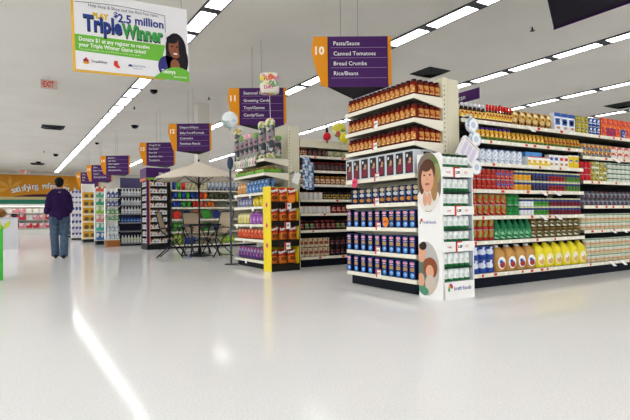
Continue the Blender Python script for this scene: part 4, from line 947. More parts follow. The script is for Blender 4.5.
# ------------------------------------------------------------------ balloons
def balloon(x, y, Y, rx, rz_, m, label, shape='round', tie=None, knotm=None, thick=.55, tiey=0):
    p = at(x, y, 1, Y); e = empty('balloon', (p.x, p.y, p.z), math.radians(-30), label, 'balloon')
    if shape == 'cube':
        f = lambda d: Vector([math.copysign(min(1, abs(c)*1.35)**.8, c) for c in d])
        b = MB().blob((0, 0, 0), (rx, rx*.7, rz_), m, 16, 12, f)
        obj('foil', b, e)
    else:
        obj('foil', MB().blob((0, 0, 0), (rx, rx*thick, rz_), m, 18, 12), e)
    obj('knot', MB().lathe([(.004, -rz_-.03, knotm or m), (.018, -rz_-.03, knotm or m), (.006, -rz_+.005, knotm or m)], 6), e)
    if tie is not None:
        obj('ribbon', MB().tube([(0, 0, -rz_-.02), (.01, tiey*.5, (-rz_+tie-p.z)/2), (tiey*-.5, tiey*.866, tie-p.z)], .004, white, 5), e)
    return e
balloon(229.8, 120, 8.35, .145, .15, pmat('foil_white', [('dfe4e6', .7), ('9fb4a8', .15), ('c4d0dc', .15)], 9, rough=.2), 'round white foil balloon beside the aisle 11 sign', tie=Z11u[0]+.2)
cbm = pmat('foil_letters', [('e4e0d0', .5), ('d8cc5a', .2), ('e07a5a', .1), ('7fae80', .1), ('d88aa8', .1)], 14, rough=.2)
be_ = balloon(269.5, 84, 7.22, .15, .16, cbm, 'cube shaped foil balloon with colourful letters on a string', 'cube', tie=Z11u[0]+.02)
for i, (s, c, dx, dz) in enumerate((('HAP', 'd8683c', -.08, .03), ('PY', '5c9a6a', .0, -.03), ('DAY', 'c85a88', -.08, -.1))):
    text(s, .075, mat('letters_'+c, c, .4), be_, frame4((dx, -.112, dz), (1,0,0), (0,0,1)), bold=.003)
balloon(338.8, 130, 7.3, .125, .13, pmat('foil_yellow_flowers', [('d8cf4a', .55), ('e8e4b0', .2), ('7f9a4a', .15), ('c85a5a', .1)], 12, rough=.2), 'round yellow foil balloon with flowers above the jar shelves', tie=zf(140.5)+.012)
balloon(344.5, 138, 7.08, .085, .085, mat('foil_yellow', 'd8cc2c', .25), 'small plain yellow balloon half hidden by the sauce jars', tie=zf(145), tiey=.1065)
br_ = balloon(327, 136.5, 7.1, .068, .07, mat('rubber_red', 'c8202c', .3), 'small red ball with black top hanging above the jar shelves', thick=1)
obj('black_cap', MB().lathe([(.03, .05, blk), (.022, .1, blk), (.012, .16, blk)], 8), br_)
obj('string', MB().tube([(0, 0, .16), (0, 0, CZ-br_.location.z)], .002, white, 4), br_)

# ------------------------------------------------------------------ patio set
PX, PY_ = Xat(199.3, 10.9, .8), 10.9
e = empty('patio_umbrella', (PX, PY_, 0), 0, 'beige patio umbrella with dark pole standing through the table', 'umbrella')
ubm = mat('umbrella_cloth', 'd9cdbd', .8); pole_m = mat('bronze_pole', '1d1f24', .4)
obj('pole', MB().tube([(0, 0, .03), (0, 0, 2.0)], .019, pole_m, 10), e)
obj('base', MB().lathe([(.22, 0, pole_m), (.23, .02, pole_m), (.2, .05, pole_m), (.05, .09, pole_m), (.03, .2, pole_m)], 16), e)
uc = MB(); R_ = 1.0; zr, zt = 1.70, 2.04; n = 8; tilt = lambda x, y: -.06*x-.03*y
canv = []
for k in range(n):
    a0, a1 = 2*PI*k/n+.2, 2*PI*(k+1)/n+.2; cols = []
    for i in range(6):
        t = i/5; row = []
        for j in range(5):
            s = j/4; a = a0+(a1-a0)*s; rr_ = R_*t
            # straight between ribs, sagging a little
            x = rr_*(math.cos(a0)*(1-s)+math.cos(a1)*s); y = rr_*(math.sin(a0)*(1-s)+math.sin(a1)*s)
            z = zt-(zt-zr)*(t**1.25) - .015*t*math.sin(PI*s)*t
            row.append((x, y, z))
        cols.append(row)
    m_ = MB(); vs = [v for r0 in cols for v in r0]; fs = [(i*5+j, i*5+j+1, (i+1)*5+j+1, (i+1)*5+j) for i in range(5) for j in range(4)]
    m_.raw(vs, fs, ubm, True)
    vb = [(cols[5][j][0], cols[5][j][1], cols[5][j][2]) for j in range(5)]; vb2 = [(v[0], v[1], v[2]-.018) for v in vb]
    m_.raw(vb+vb2, [(j, j+1, 6+j, 5+j) for j in range(4)], ubm, True)
    obj('canopy_panel', m_, e)
    obj('rib', MB().tube([(0, 0, zt-.03), (R_*math.cos(a0)*.98, R_*math.sin(a0)*.98, zr-.02)], .008, pole_m, 6), e)
    obj('strut', MB().tube([(0, 0, 1.55), (R_*.5*math.cos(a0), R_*.5*math.sin(a0), zt-(zt-zr)*.5-.03)], .007, pole_m, 6), e)
obj('top_vent', MB().lathe([(.2, zt-.045, ubm), (.12, zt+.0, ubm), (.03, zt+.035, ubm)], 12, cap=False), e)
obj('finial', MB().blob((0, 0, zt+.06), (.022, .022, .04), pole_m, 8, 6), e)
obj('hub', MB().lathe([(.035, 1.5, pole_m), (.035, 1.58, pole_m)], 10), e)
e = empty('patio_table', (PX+.02, PY_, 0), 0, 'dark framed glass patio table under the beige umbrella', 'table')
tm = pole_m; hw = .33
obj('glass_top', MB().box(-hw, hw, -hw, hw, .690, .698, mat('smoked_glass', '3a4650', .08, alpha=.55)), e)
fm = MB()
for s in (-1, 1): fm.box(-hw-.02, hw+.02, s*hw-.02, s*hw+.02, .665, .705, tm); fm.box(s*hw-.02, s*hw+.02, -hw, hw, .665, .705, tm)
obj('frame', fm, e)
for sx in (-1, 1):
    for s2 in (-1, 1): obj('leg', MB().tube([(sx*hw*.95, s2*hw*.95, .67), (sx*hw*.75, s2*hw*.75, .35), (sx*hw*.98, s2*hw*.98, 0)], .015, tm, 8), e)
obj('cross_brace', MB().tube([(-hw*.75, -hw*.75, .35), (hw*.75, hw*.75, .35)], .01, tm, 6).tube([(-hw*.75, hw*.75, .35), (hw*.75, -hw*.75, .35)], .01, tm, 6), e)
sling = mat('sling_tan', 'b7a58c', .7)
def chair(loc, rz, label, bscale=1):
    e = empty('folding_chair', loc, rz, label, 'chair', 'folding patio chairs')       # faces local -Y
    w2 = .22
    for s in (-1, 1):
        x = s*w2
        obj('front_leg', MB().tube([(x, .02, .42), (x, .2, .58), (x, .30, .98)], .013, tm, 8).tube([(x, -.26, 0), (x, .02, .42), (x, .12, .52)], .013, tm, 8), e)
        obj('rear_leg', MB().tube([(s*(w2-.03), .30, 0), (s*(w2-.03), -.18, .44)], .012, tm, 8), e)
        obj('armrest', MB().tube([(x, -.22, .62), (x, .0, .64), (x, .2, .62)], [(.022, .012)]*3, tm, 8).tube([(x, -.15, .43), (x, -.2, .62)], .01, tm, 6), e)
    obj('stretcher', MB().tube([(-w2, -.24, .04), (w2, -.24, .04)], .01, tm, 6), e)
    obj('stretcher', MB().tube([(-w2+.03, .27, .03), (w2-.03, .27, .03)], .01, tm, 6), e)
    obj('top_rail', MB().tube([(-w2, .30, .97), (w2, .30, .97)], .013, tm, 8), e)
    obj('seat', MB().slab([(-w2+.01, -.22), (w2-.01, -.22), (w2-.01, .16), (-w2+.01, .16)], lambda u, v, t: (u, v, .44-.05*(v+.22)/.38+.0-t), .008, sling), e)
    obj('backrest', MB().slab([(-w2+.01, 0), (w2-.01, 0), (w2-.01, 1), (-w2+.01, 1)], lambda u, v, t: (u, .17+.13*v+t, .5+.46*v), .008, sling), e)
def ch(px, Y, deg, label): chair((Xat(px, Y, .4), Y, 0), math.radians(deg), label)
ch(172.5, 10.95, 62, 'tan sling folding chair on the left of the patio table, facing right')
ch(216.5, 10.5, -72, 'tan sling folding chair on the right of the patio table, facing left')
ch(197, 11.75, 12, 'tan sling folding chair on the far side of the patio table')
ch(199, 10.2, 172, 'tan sling folding chair on the near side of the patio table, back to the camera') if False else None

# ------------------------------------------------------------------ seasonal gondola with coloured bins (behind the patio set)
YS = 14.05
zs2 = lambda py: Zat(py, Xat(200, YS, 1), YS)
ZS = [zs2(190.3), zs2(199.3), zs2(207.3), zs2(219), zs2(231), zs2(244)]
xs0, xs1 = Xat(171.5, YS, 1), 7.2
g4 = gondola('gondola_shelf', 'cream gondola shelf with blue, green, red and orange plastic ware behind the patio set', xs0, xs1, YS, .5, ZS, zs2(168), kick=.06)
def tumb(c, nm, h=.2, taper=.85):
    mm = mat('plastic_'+nm, c, .3)
    return lambda p: (nm+'_bucket', 'bucket', MB().lathe([(p*.4*taper, 0, mm), (p*.46, h, mm), (p*.43, h*.98, mm), (p*.36*taper, .02, mm)], 12).mesh('bucket'), [])
C = {'blue': '2a4aa8', 'green': '3f9a3a', 'red': 'd2342a', 'orange': 'e8742c', 'navy': '2b3f7c', 'lime': 'a0c83a', 'salmon': 'd8694a', 'olive': '4a5238'}
def srun(c, a, b, n, si, h, label, stack=1): run_x(tumb(C[c], c, h), a, b, n, stack, YS, ZS[si], h, label, jit=.0)
srun('blue', 172.5, 177, 1, 0, .26, 'tall blue bucket on the top shelf behind the umbrella'); srun('green', 177, 181.5, 1, 0, .26, 'tall green bucket on the top shelf behind the umbrella'); srun('red', 181.5, 186.5, 1, 0, .26, 'tall red bucket on the top shelf behind the umbrella')
pst = pmat('pale_toys', [('cfc49c', .4), ('9a9470', .3), ('e2dcc8', .3)], 9); gtoy = pmat('grey_toys', [('7c88a0', .4), ('c4cad4', .3), ('4a5470', .3)], 9)
run_x(lambda p: k_bag('beige_pack', p*.95, .1, .2, pst), 187.5, 207, 5, 1, YS, ZS[0], .2, 'beige pack on the top shelf behind the umbrella', inset=.07)
run_x(lambda p: k_bag('grey_pack', p*.95, .1, .24, gtoy), 208, 240, 8, 1, YS, ZS[0], .24, 'grey blue pack on the top shelf behind the umbrella', inset=.07)
for q_, (c, a, b) in enumerate((('blue', 173.5, 178), ('green', 178, 182), ('blue', 182, 186.5), ('green', 186.5, 191), ('blue', 191, 195), ('navy', 195, 199.5), ('red', 200, 204), ('orange', 204, 208.5), ('olive', 209, 213.5))):
    srun(c, a, b, 1, 1, .2, '%s tumbler on the second shelf behind the patio set%s' % (c, nth(q_, 20)))
run_x(tumb(C['olive'], 'olive', .16), 214, 240, 5, 1, YS, ZS[1], .16, 'dark olive bowl at the right end of the second shelf')
for (c, a, b) in (('blue', 173, 182), ('green', 182.5, 192), ('red', 193, 200), ('salmon', 200.5, 208), ('orange', 208.5, 215)):
    srun(c, a, b, 2, 2, .16, '%s cup on the third shelf behind the patio set' % c)
def dish(c, px, py, rpx, si, label):
    mm = mat('plastic_'+c, C[c], .3); Y = YS+.12; X = Xat(px, Y, ZS[si]+.1); r_ = rpx*Vector((X, Y, 0)).dot(FW)/F
    mb = MB().lathe([(r_*.55, 0, mm), (r_*.6, .012, mm), (r_, .03, mm), (r_*.97, .034, mm)], 18); me = mb.mesh('platter')
    o = link('platter', me, None, (X, Y, ZS[si]+r_+.001), 0); o.rotation_euler = (math.radians(82), 0, 0); tag(o, label, 'platter', 'upright platters behind the patio set')
dish('red', 176.5, 212, 4.2, 3, 'red platter standing upright on the fourth shelf'); dish('navy', 186.5, 212, 4.5, 3, 'navy platter standing upright on the fourth shelf'); dish('orange', 196, 212, 4.3, 3, 'orange platter standing upright on the fourth shelf'); dish('green', 206, 211.5, 5, 3, 'big green platter standing upright on the fourth shelf'); dish('navy', 216, 212, 4.3, 3, 'navy platter at the right end of the fourth shelf')
srun('green', 173.5, 182.5, 2, 4, .24, 'green bucket at the left of the fifth shelf'); srun('green', 202.5, 211, 2, 4, .22, 'green bucket in the middle of the fifth shelf')
srun('navy', 214, 228, 3, 4, .2, 'navy bucket at the right of the fifth shelf')
srun('lime', 174, 182.5, 2, 5, .27, 'lime green bucket on the bottom shelf'); srun('lime', 222, 236, 3, 5, .2, 'lime green tub at the right end of the bottom shelf'); srun('blue', 186, 197, 2, 5, .22, 'blue tub on the bottom shelf behind the patio table')

# dark end unit with purple header in front of it
XD0, YD0, YD1 = 3.17, 14.02, 14.75
xr = Xat(170.5, YD0, 1)
e = empty('dark_end_unit', (XD0, YD0, 0), 0, 'black end unit with purple header and rows of small packs beside the patio set', 'shelf unit')
W, D = xr-XD0, YD1-YD0; Ht = Zat(177.5, XD0, YD0)
bkm = mat('unit_black', '17181c', .45)
obj('core', MB().box(.12, W, .12, D, 0, Ht, bkm), e); obj('plinth', MB().box(0, W, 0, D, 0, .14, bkm), e)
obj('corner_column', MB().box(0, .06, 0, .06, .14, Ht, purple), e)
obj('corner_stripe', MB().box(.06, .085, -.002, .06, .14, Ht, orange), e)
obj('side_post', MB().box(W-.05, W, 0, .12, .14, Ht, bkm), e); obj('side_post', MB().box(0, .12, D-.05, D, .14, Ht, bkm), e)
hd = Zat(167.5, XD0, YD0)
obj('header', MB().box(-.02, W, -.02, D, Ht+.0, hd, purple, top=dkgrey), e)
text('Skin Care', .09, white, e, frame4((W*.5, -.022, Ht+.09), (1,0,0), (0,0,1)), fit=.32)
obj('trim_strip', MB().box(-.022, -.02, 0, D, Ht-.08, Ht, mat('trim_salmon', 'd8705a', .5)).box(0, W, -.022, -.02, Ht-.06, Ht, mat('trim_green', '6a9a3c', .5)), e)
nr = 9; sh = (Ht-.2)/nr; pkA = [pmat('sm_pack_a', [('d8d4cc', .45), ('8a3c3c', .25), ('3a3c44', .3)], 30), pmat('sm_pack_b', [('c8ccd0', .5), ('4a5a6c', .3), ('b8a07c', .2)], 30), pmat('sm_pack_c', [('dcd8d0', .5), ('7c4a6a', .25), ('5c6a50', .25)], 30)]
kk = [k_box('blister_pack', .082, .03, sh*.66, m_) for m_ in pkA]
for r_ in range(nr):
    z = .17+sh*r_
    obj('shelf', MB().box(.085, W-.05, -.0, .12, z-.02, z-.002, bkm).box(0, .12, .06, D-.05, z-.02, z-.002, bkm), e)
    for i in range(5): put(kk[(i+r_) % 3], (XD0+.135+.09*i, YD0+.03, z), 0, 'small pale pack on the black end unit front, row %s up' % ('one two three four five six seven eight nine'.split()[r_]) + nth(i, 5), 'packs on the front of the black end unit row %d' % r_)
    for i in range(5): put(kk[(i+r_+1) % 3], (XD0+.03, YD0+.13+.115*i, z), RZW, 'small pale pack on the black end unit side, row %s up' % ('one two three four five six seven eight nine'.split()[r_]) + nth(4-i, 5), 'packs on the side of the black end unit row %d' % r_)

# ------------------------------------------------------------------ shampoo gondola and its end display
Y13 = 16.75
zq = lambda py: Zat(py, Xat(130, Y13, 1), Y13)
Z13 = [zq(195.5), zq(204.8), zq(213.5), zq(222.3), zq(230.8), zq(242.8)]
xa, xb = Xat(120.5, Y13, 1), 6.4
g5 = gondola('gondola_shelf', 'grey purple gondola shelf with white bottles beyond the black end unit', xa, xb, Y13, .5, Z13, zq(188), backm=mat('panel_lilac', '3c3850', .5), upright=bkm, lip=mat('lip_grey', '8c8c94', .4), kick=.05)
hm = obj('header', MB().box(-(xb-xa)/2, (xb-xa)/2, 0, .06, zq(188), zq(178), mat('header_lilac', '4f4a6c', .45)), g5)
wb = mat('bottle_white', 'd8dadd', .35); wl = pmat('white_bottle_label', [('e4e4e6', .5), ('a8b0c0', .3), ('c8b48c', .2)], 25)
for i, z in enumerate(Z13):
    n_ = 'top second third fourth fifth bottom'.split()[i]
    if i == 3:
        run_x(lambda p: k_bottle('shampoo_bottle', p*.45, .19, bbl, pmat('blue_bottle_label', [('2f55a4', .6), ('8aa8d8', .4)], 25), cbl, .2), 121.5, 143, 7, 1, Y13, z, .2, 'blue bottle on the fourth shelf of the white bottle gondola')
    elif i == 4: continue
    elif i == 5: run_x(lambda p: k_bottle('shampoo_bottle', p*.45, .24, wb, pmat('mixed_bottle_label', [('d8d8d8', .4), ('b8c88c', .3), ('5c74a8', .3)], 15), capw, .2), 121.5, 143, 7, 1, Y13, z, .24, 'mixed pale bottle on the bottom shelf beyond the black unit')
    else: run_x(lambda p: k_bottle('shampoo_bottle', p*.46, .215, wb, wl, capw, .2), 121.5, 143, 7, 1, Y13, z, .215, 'white bottle on the %s shelf of the white bottle gondola' % n_)
def end_tower(name, xf, pxa, pxb, ybase, ytop, label, rows, Yn, faceX=True, colour=None, W=None, plinth=None):
    """slim end display: a body with trays; products face the camera"""
    X0_, X1_ = Xat(pxa, Yn, 1), Xat(pxb, Yn, 1); w_ = X1_-X0_; zt_ = Zat(ytop, X0_, Yn)
    e = empty(name, (X0_, Yn, 0), 0, label, 'display stand'); dp = .55
    obj('back_panel', MB().box(0, w_, dp-.03, dp, 0, zt_, colour or white), e)
    for s in (0, w_-.015): obj('side_frame', MB().box(s, s+.015, .35, dp-.03, 0, zt_, colour or white), e)
    obj('plinth', MB().box(.0, w_, .0, dp-.03, 0, min(.12, Zat(rows[-1], X0_, Yn)-.04) if plinth is None else min(plinth[1], Zat(rows[-1], X0_, Yn)-.03), plinth[0] if plinth else bkm), e)
    zs = []
    for r_ in rows:
        z = Zat(r_, X0_+w_/2, Yn)
        obj('shelf', MB().box(0.001, w_-.001, 0, dp-.03, z-.02, z-.002, lipm), e); zs.append(z)
    return e, X0_, w_, zs
ct = mat('brown_carton', '9a5f30', .7)
e, x_, w_, zs = end_tower('blue_bottle_end_stand', 2.5, 107, 119.8, 247, 187.5, 'end display of blue and green bottles standing on a brown plinth', (198, 206.5, 214, 220, 239.5), 16.45, plinth=(ct, Zat(240.5, 2.75, 16.45)))
for i, z in enumerate(zs):
    c = ['3f4a84', '4a5288', '5f9a4c', '4a9a4a', 'b0b8c4'][i]; nm = ['indigo', 'slate', 'leaf green', 'green', 'silver'][i]; h = (.24, .21, .19, .14, .5)[i]
    kbt = k_bottle('lotion_bottle', .055, h if i < 4 else .24, mat('lotion_'+nm, c, .35), pmat('lotion_label_'+nm, [(c, .5), ('d4d8dc', .3), ('2c3040', .2)], 25), wb, .2)
    for s in range(1 if i < 4 else 2):
        for j in range(3): put(kbt, (x_+w_*(j+.5)/3, 16.51, z+(.0 if s == 0 else .2425)), 0, '%s bottle on the %s shelf of the blue bottle stand' % (nm, 'top second third fourth bottom'.split()[i]) + nth(j, 3, s, 1 if i < 4 else 2), '%s bottles on the stand' % nm)
e, x_, w_, zs = end_tower('pastel_pack_end_stand', 2.5, 96.3, 106, 244, 187, 'slim white end display of green, pink and teal packs', (191.5, 197.5, 205, 213.5, 222, 230.5, 240), 18.2)
for i, z in enumerate(zs):
    c = ['d8604a', '5fa88a', '3fa070', '8fc84a', 'd88a8a', '3fb0a0', '4a74b0'][i]; nm = ['coral', 'sea green', 'emerald', 'lime', 'pink', 'teal', 'blue'][i]
    h = .15 if i == 0 else (zs[i-1]-z)*.8
    kp = k_box('soap_pack', w_*.485, .12, h*1.08, pmat('soap_'+nm, [(c, .55), ('e6e2da', .3), (c, .15)], 9))
    for j in range(2): put(kp, (x_+w_*(j+.5)/2, 18.27, z), 0, '%s pack on the slim pastel stand' % nm + nth(j, 2), '%s packs on the slim stand' % nm)
e, x_, w_, zs = end_tower('yellow_pack_end_stand', 2.5, 83.2, 96, 241, 183, 'end display stacked with large yellow packs', (199, 207, 214.5, 222, 230.5, 238.5), 20.6)
ypk = mat('yellow_pack', 'd8a02c', .4)
for i, z in enumerate(zs):
    h = .24 if i == 0 else (zs[i-1]-z)*.86
    kp = k_box('tissue_pack', w_*.49, .3, h*1.06, ypk, [('e', 0, .45, .38, .28, mat('yp_oval', '6a5a44', .5)), ('q', -.5, .5, .0, .16, mat('yp_cream', 'e8dcb0', .5))])
    for j in range(2): put(kp, (x_+w_*(j+.5)/2, 20.76, z), 0, 'yellow pack with dark oval on shelf %s of the yellow stand' % 'one two three four five six'.split()[i] + nth(j, 2), 'yellow packs row %d' % i)
e, x_, w_, zs = end_tower('white_pack_end_stand', 2.5, 72, 82.8, 239, 191, 'far end display of white, blue and pink packs', (196, 201, 206, 213, 219.5, 226, 232, 237.5), 23.6)
for i, z in enumerate(zs):
    h = .2 if i == 0 else (zs[i-1]-z)*.8
    kp = k_box('detergent_pack', w_*.325, .2, h*1.12, [pmat('det_a', [('d0d0dc', .5), ('5a5a94', .3), ('c8909c', .2)], 8), pmat('det_b', [('dcd8dc', .5), ('3f4a8c', .25), ('a85a6c', .25)], 8)][i % 2])
    for j in range(3): put(kp, (x_+w_*(j+.5)/3, 23.72, z), 0, 'white and blue pack on shelf %s of the far white stand' % 'one two three four five six seven eight'.split()[i] + nth(j, 3), 'far white packs row %d' % i)
# dark wire rack beyond
e, x_, w_, zs = end_tower('wire_rack', 2.5, 64.5, 72, 238.5, 205, 'dark wire rack right of the walking man', (211, 217, 223, 229, 235), 27.5, colour=mat('rack_grey', '6a6e74', .5))
for i, z in enumerate(zs):
    kp = k_box('dark_pack', w_*.3, .2, .22, pmat('darkp', [('2c3040', .6), ('8a8c94', .4)], 6))
    for j in range(3): put(kp, (x_+w_*(j+.5)/3, 27.62, z), 0, 'dark pack in the wire rack, shelf %s' % 'one two three four five'.split()[i] + nth(j, 3), 'dark packs in the wire rack')

# ------------------------------------------------------------------ back wall: mural, green band, cooler
YW = Y1-.03
wz = lambda py: Zat(py, Xat(30, YW, 3), YW)
xw0, xw1 = Xat(-60, YW, 3), Xat(93, YW, 3)
mural = pmat('mural_paint', [('d8a838', .35), ('d89024', .25), ('e0b858', .2), ('c88420', .2)], .25, kind='NOISE')
e = empty('wall_mural', (xw0, YW, 0), 0, 'golden autumn mural with curved white lettering on the back wall', 'mural')
obj('board', MB().box(0, xw1-xw0, 0, .03, wz(197), wz(175), mural), e)
lf_m = mat('leaf_gold', 'e0a84a', .6)
for (px, py, s) in ((10, 188, 1.0), (62, 183, .6)):
    c = at(px, py, 1, YW); mb = MB()
    for k in range(5):
        a = -PI*.1+PI*1.2*k/4; d = Vector((math.cos(a), 0, math.sin(a))); q = Vector((-d.z, 0, d.x))
        b0 = Vector((c.x-xw0, -.004, c.z)); mb.face([b0, b0+d*.5*s+q*.14*s, b0+d*.95*s, b0+d*.5*s-q*.14*s], lf_m)
    obj('leaf_print', mb, e)
band_m = mat('mural_maroon', '4f1f34', .5)
def pw_(px, py): v = at(px, py, 1, YW); return (v.x-xw0, -.006, v.z)
n = 10; tp = [pw_(13+70*k/n, 196.5-2.3*math.sin(PI*min(1, k/n*2.5)/2)) for k in range(n+1)]; bt_ = [pw_(13+70*k/n, 197) for k in range(n+1)]
obj('maroon_swoosh', MB().face(tp+bt_[::-1], band_m), e)
msg = 'satisfying, refreshing, healthy'; x = 11.8
for i, chh in enumerate(msg):
    t = i/(len(msg)-1.); px = 11.8+76*t; py = 194.6-8.2*math.sin(PI*(.06+.88*t))+4.2*t
    sl = math.cos(PI*(.06+.88*t))*.33-.05
    for (dx, dy, mm, k) in ((.35, -.35, mat('mural_shadow', '8a4a2c', .5), 0), (0, 0, white, 1)):
        o_ = pw_(px+dx, py+dy); text(chh, .62, mm, e, frame4((o_[0], -.008-.006*k, o_[2]), (1,0,sl), (-sl,0,1)), bold=.015, name='letter')
obj_b = obj('lower_band', MB().box(0, xw1-xw0, -.6, 0, wz(205.5), wz(200), mat('band_green', '2f8068', .5)), e)
obj('cream_band', MB().box(0, xw1-xw0, -.3, 0, wz(200), wz(197), mat('band_cream2', 'd8c890', .6)), e)
# open cooler
YC = 38.
cz = lambda py: Zat(py, Xat(25, YC, 1), YC)
xc0, xc1 = Xat(-40, YC, 1), Xat(75, YC, 1)
e = empty('open_cooler', (xc0, YC, 0), 0, 'long white open cooler with red packs along the back wall', 'cooler'); L_ = xc1-xc0
cw_ = mat('cooler_white', 'e6e4dc', .4)
obj('base', MB().box(0, L_, 0, 1.1, .0, cz(228.5), cw_), e)
obj('kick_plate', MB().box(0, L_, -.02, 0, .0, cz(234), dkgrey), e)
obj('rail', MB().box(0, L_, -.06, 0, cz(229.6), cz(228), mat('cooler_rail', 'b8b4a8', .3)), e)
obj('back_panel', MB().box(0, L_, 1.05, 1.1, cz(228.5), cz(204.5), cw_), e); obj('hood', MB().box(0, L_, .1, 1.1, cz(206.2), cz(204), cw_), e)
lampm = mat('cooler_lamp', 'fff4e8', .5, emit=2.5)
obj('lamp', MB().box(.1, L_-.1, .14, .2, cz(206.2)-.04, cz(206.2)-.001, lampm), e)
cs = [cz(213), cz(219.8), cz(228.5)]
for z in cs[:2]: obj('shelf', MB().box(0, L_, .1, 1.05, z-.03, z-.002, cw_), e)
kinds = {'red': [('c8303c', .55), ('e8d8d4', .25), ('8a1c2c', .2)], 'white': [('e8e4dc', .6), ('d89a4c', .2), ('a8b8d0', .2)], 'rose': [('d8909a', .5), ('ecd8d8', .3), ('b8384a', .2)]}
for ri, (z, seq) in enumerate(zip(cs, (['white', 'white', 'rose'], ['white', 'rose', 'red'], ['red', 'red', 'rose']))):
    ks = {s: k_box('cooler_pack', .34, .25, .34 if ri else .3, pmat('cooler_'+s, kinds[s], 5), ) for s in set(seq)}
    n_ = int((L_-.5)/.38)
    for i in range(n_):
        s = seq[(i*5//7) % 3] if ri < 2 else seq[i % 3]
        put(ks[s], (xc0+.3+.38*i, YC+.5-.12*ri, z+.001), 0, '%s pack on the %s level of the open cooler, number %d from left' % (s, ('upper', 'middle', 'lower')[ri], i+1), '%s cooler packs %s level' % (s, ('upper', 'middle', 'lower')[ri]))

# ------------------------------------------------------------------ left edge: white bin with carton, green stand
YL = 17.8
xb1 = Xat(18.8, YL, .5); z1 = Zat(219, xb1, YL)
e = empty('white_bin', (xb1-.45, YL, 0), 0, 'white square bin table with draped sides at the left edge', 'bin'); 
obj('skirt', MB().slab([(-.45, 0), (.45, 0), (.42, z1), (-.42, z1)], lambda u, v, t: (u, t, v), .9, mat('bin_white', 'd6d6da', .6)), e)
obj('rim', MB().box(-.45, .45, -.03, .93, z1, z1+.05, mat('bin_rim', 'c4c4ca', .5)), e)
o = empty('bread_basket', (xb1-.62, YL+.4, z1+.05), 0, 'tan basket heaped with brown loaves on the white bin', 'basket')
obj('basket', MB().lathe([(.22, 0, ct), (.34, .16, ct), (.33, .16, ct), (.2, .03, ct)], 14), o)
for k in range(4): obj('loaf', MB().blob((-.15+.1*k, .03*(k % 2), .19), (.12, .1, .09), mat('loaf_brown', 'a8784a', .7), 9, 6), o)
o = tag(obj('dark_packet', MB().blob((0, 0, .06), (.09, .06, .06), dkgrey, 9, 6), None, (xb1-.12, YL+.1, z1+.051)), 'small dark packet on the right corner of the white bin', 'packet')
YV = 8.3
xg = Xat(2.8, YV, .4)
gt = Zat(226, xg, YV)
e = empty('green_stand', (xg-.3, YV, 0), 0, 'bright green display stand cut by the left edge, with yellow leaves on top', 'display stand')
gm_ = mat('stand_green', '3fae3a', .4)
obj('side_panel', MB().box(.285, .3, 0, .4, .0, gt, gm_), e); obj('side_panel', MB().box(-.3, -.285, 0, .4, 0, gt, gm_), e)
obj('back_panel', MB().box(-.285, .285, .385, .4, 0, gt, gm_), e); obj('front_panel', MB().box(-.285, .285, 0, .015, 0, gt-.05, gm_), e); obj('shelf', MB().box(-.285, .285, .015, .385, gt-.08, gt-.06, gm_), e)
for k in range(7):
    a = k*.9; c = Vector((.2+.1*math.cos(a), .15+.08*math.sin(a), gt-.06)); d = Vector((.10*math.cos(a*1.7), .05*math.sin(a), .14))
    q = Vector((-.03, .0, .02)); obj('leaf', MB().face([c, c+d*.5+q, c+d, c+d*.5-q], mat('leaf_yellow_green', 'c8cf4a', .6)).face([c+Vector((0,.002,0)), c+d*.5-q+Vector((0,.002,0)), c+d+Vector((0,.002,0)), c+d*.5+q+Vector((0,.002,0))], mat('leaf_green', '6f9a3c', .6)), e)

# ------------------------------------------------------------------ the walking man
def solid(mb, vox, smooth=4):
    """fuse overlapping tubes into one continuous skin"""
    o = bpy.data.objects.new('tmp', mb.mesh('tmp')); COL.objects.link(o)
    r_ = o.modifiers.new('r', 'REMESH'); r_.mode = 'VOXEL'; r_.voxel_size = vox; r_.use_smooth_shade = True
    s_ = o.modifiers.new('s', 'SMOOTH'); s_.iterations = smooth; s_.factor = .5
    dg = bpy.context.evaluated_depsgraph_get(); dg.update()
    me = bpy.data.meshes.new_from_object(o.evaluated_get(dg)); bpy.data.objects.remove(o)
    return me
def setm(me, m_): me.materials.clear(); me.materials.append(m_); return me
MX, MY = .93, 12.29
man = empty('person', (MX, MY, 0), math.radians(-4), 'man in dark purple sweater and blue jeans walking away down the aisle', 'person')
skn = mat('skin', 'b98a70', .55); swm = noise_surface('sweater_purple', '2c1a44', '251539', 30, .9, spec=.1); jean = noise_surface('denim', '4b5d70', '3d4d60', 20, .8); shoe = mat('shoe_black', '17171a', .4); hairm = noise_surface('hair_black', '141214', '0c0b0c', 60, .6)
def E(c, r, mb): mb.blob(c, r, skn, 14, 10)
# joints (man faces +Y, left is -X)
hipL, kneL, ankL = (-.095, 0, .90), (-.10, .06, .50), (-.08, .10, .10)
hipR, kneR, ankR = (.095, 0, .90), (.095, .03, .49), (.075, -.13, .10)
shL, elL, wrL = (-.155, -.01, 1.385), (-.215, -.06, 1.13), (-.275, .05, .92)
shR, elR, wrR = (.155, -.01, 1.385), (.205, -.01, 1.13), (.2, .16, .95)
def limbs(mb, g, arm_to=1.0, m_=skn):
    for (a, b, c) in ((hipL, kneL, ankL), (hipR, kneR, ankR)):
        a, b, c = Vector(a), Vector(b), Vector(c)
        mb.tube([a+Vector((0, 0, .05)), a.lerp(b, .4), b, b.lerp(c, .35), c], [.088+g, .078+g, .058+g, .056+g, .042+g], m_, 14)
    for (a, b, c) in ((shL, elL, wrL), (shR, elR, wrR)):
        a, b, c = Vector(a), Vector(b), Vector(c)
        mb.tube([a+Vector((0, 0, .03)), a.lerp(b, .4), b, b.lerp(c, .3), b.lerp(c, arm_to)], [.062+g, .052+g, .043+g, .042+g, .03+g], m_, 12)
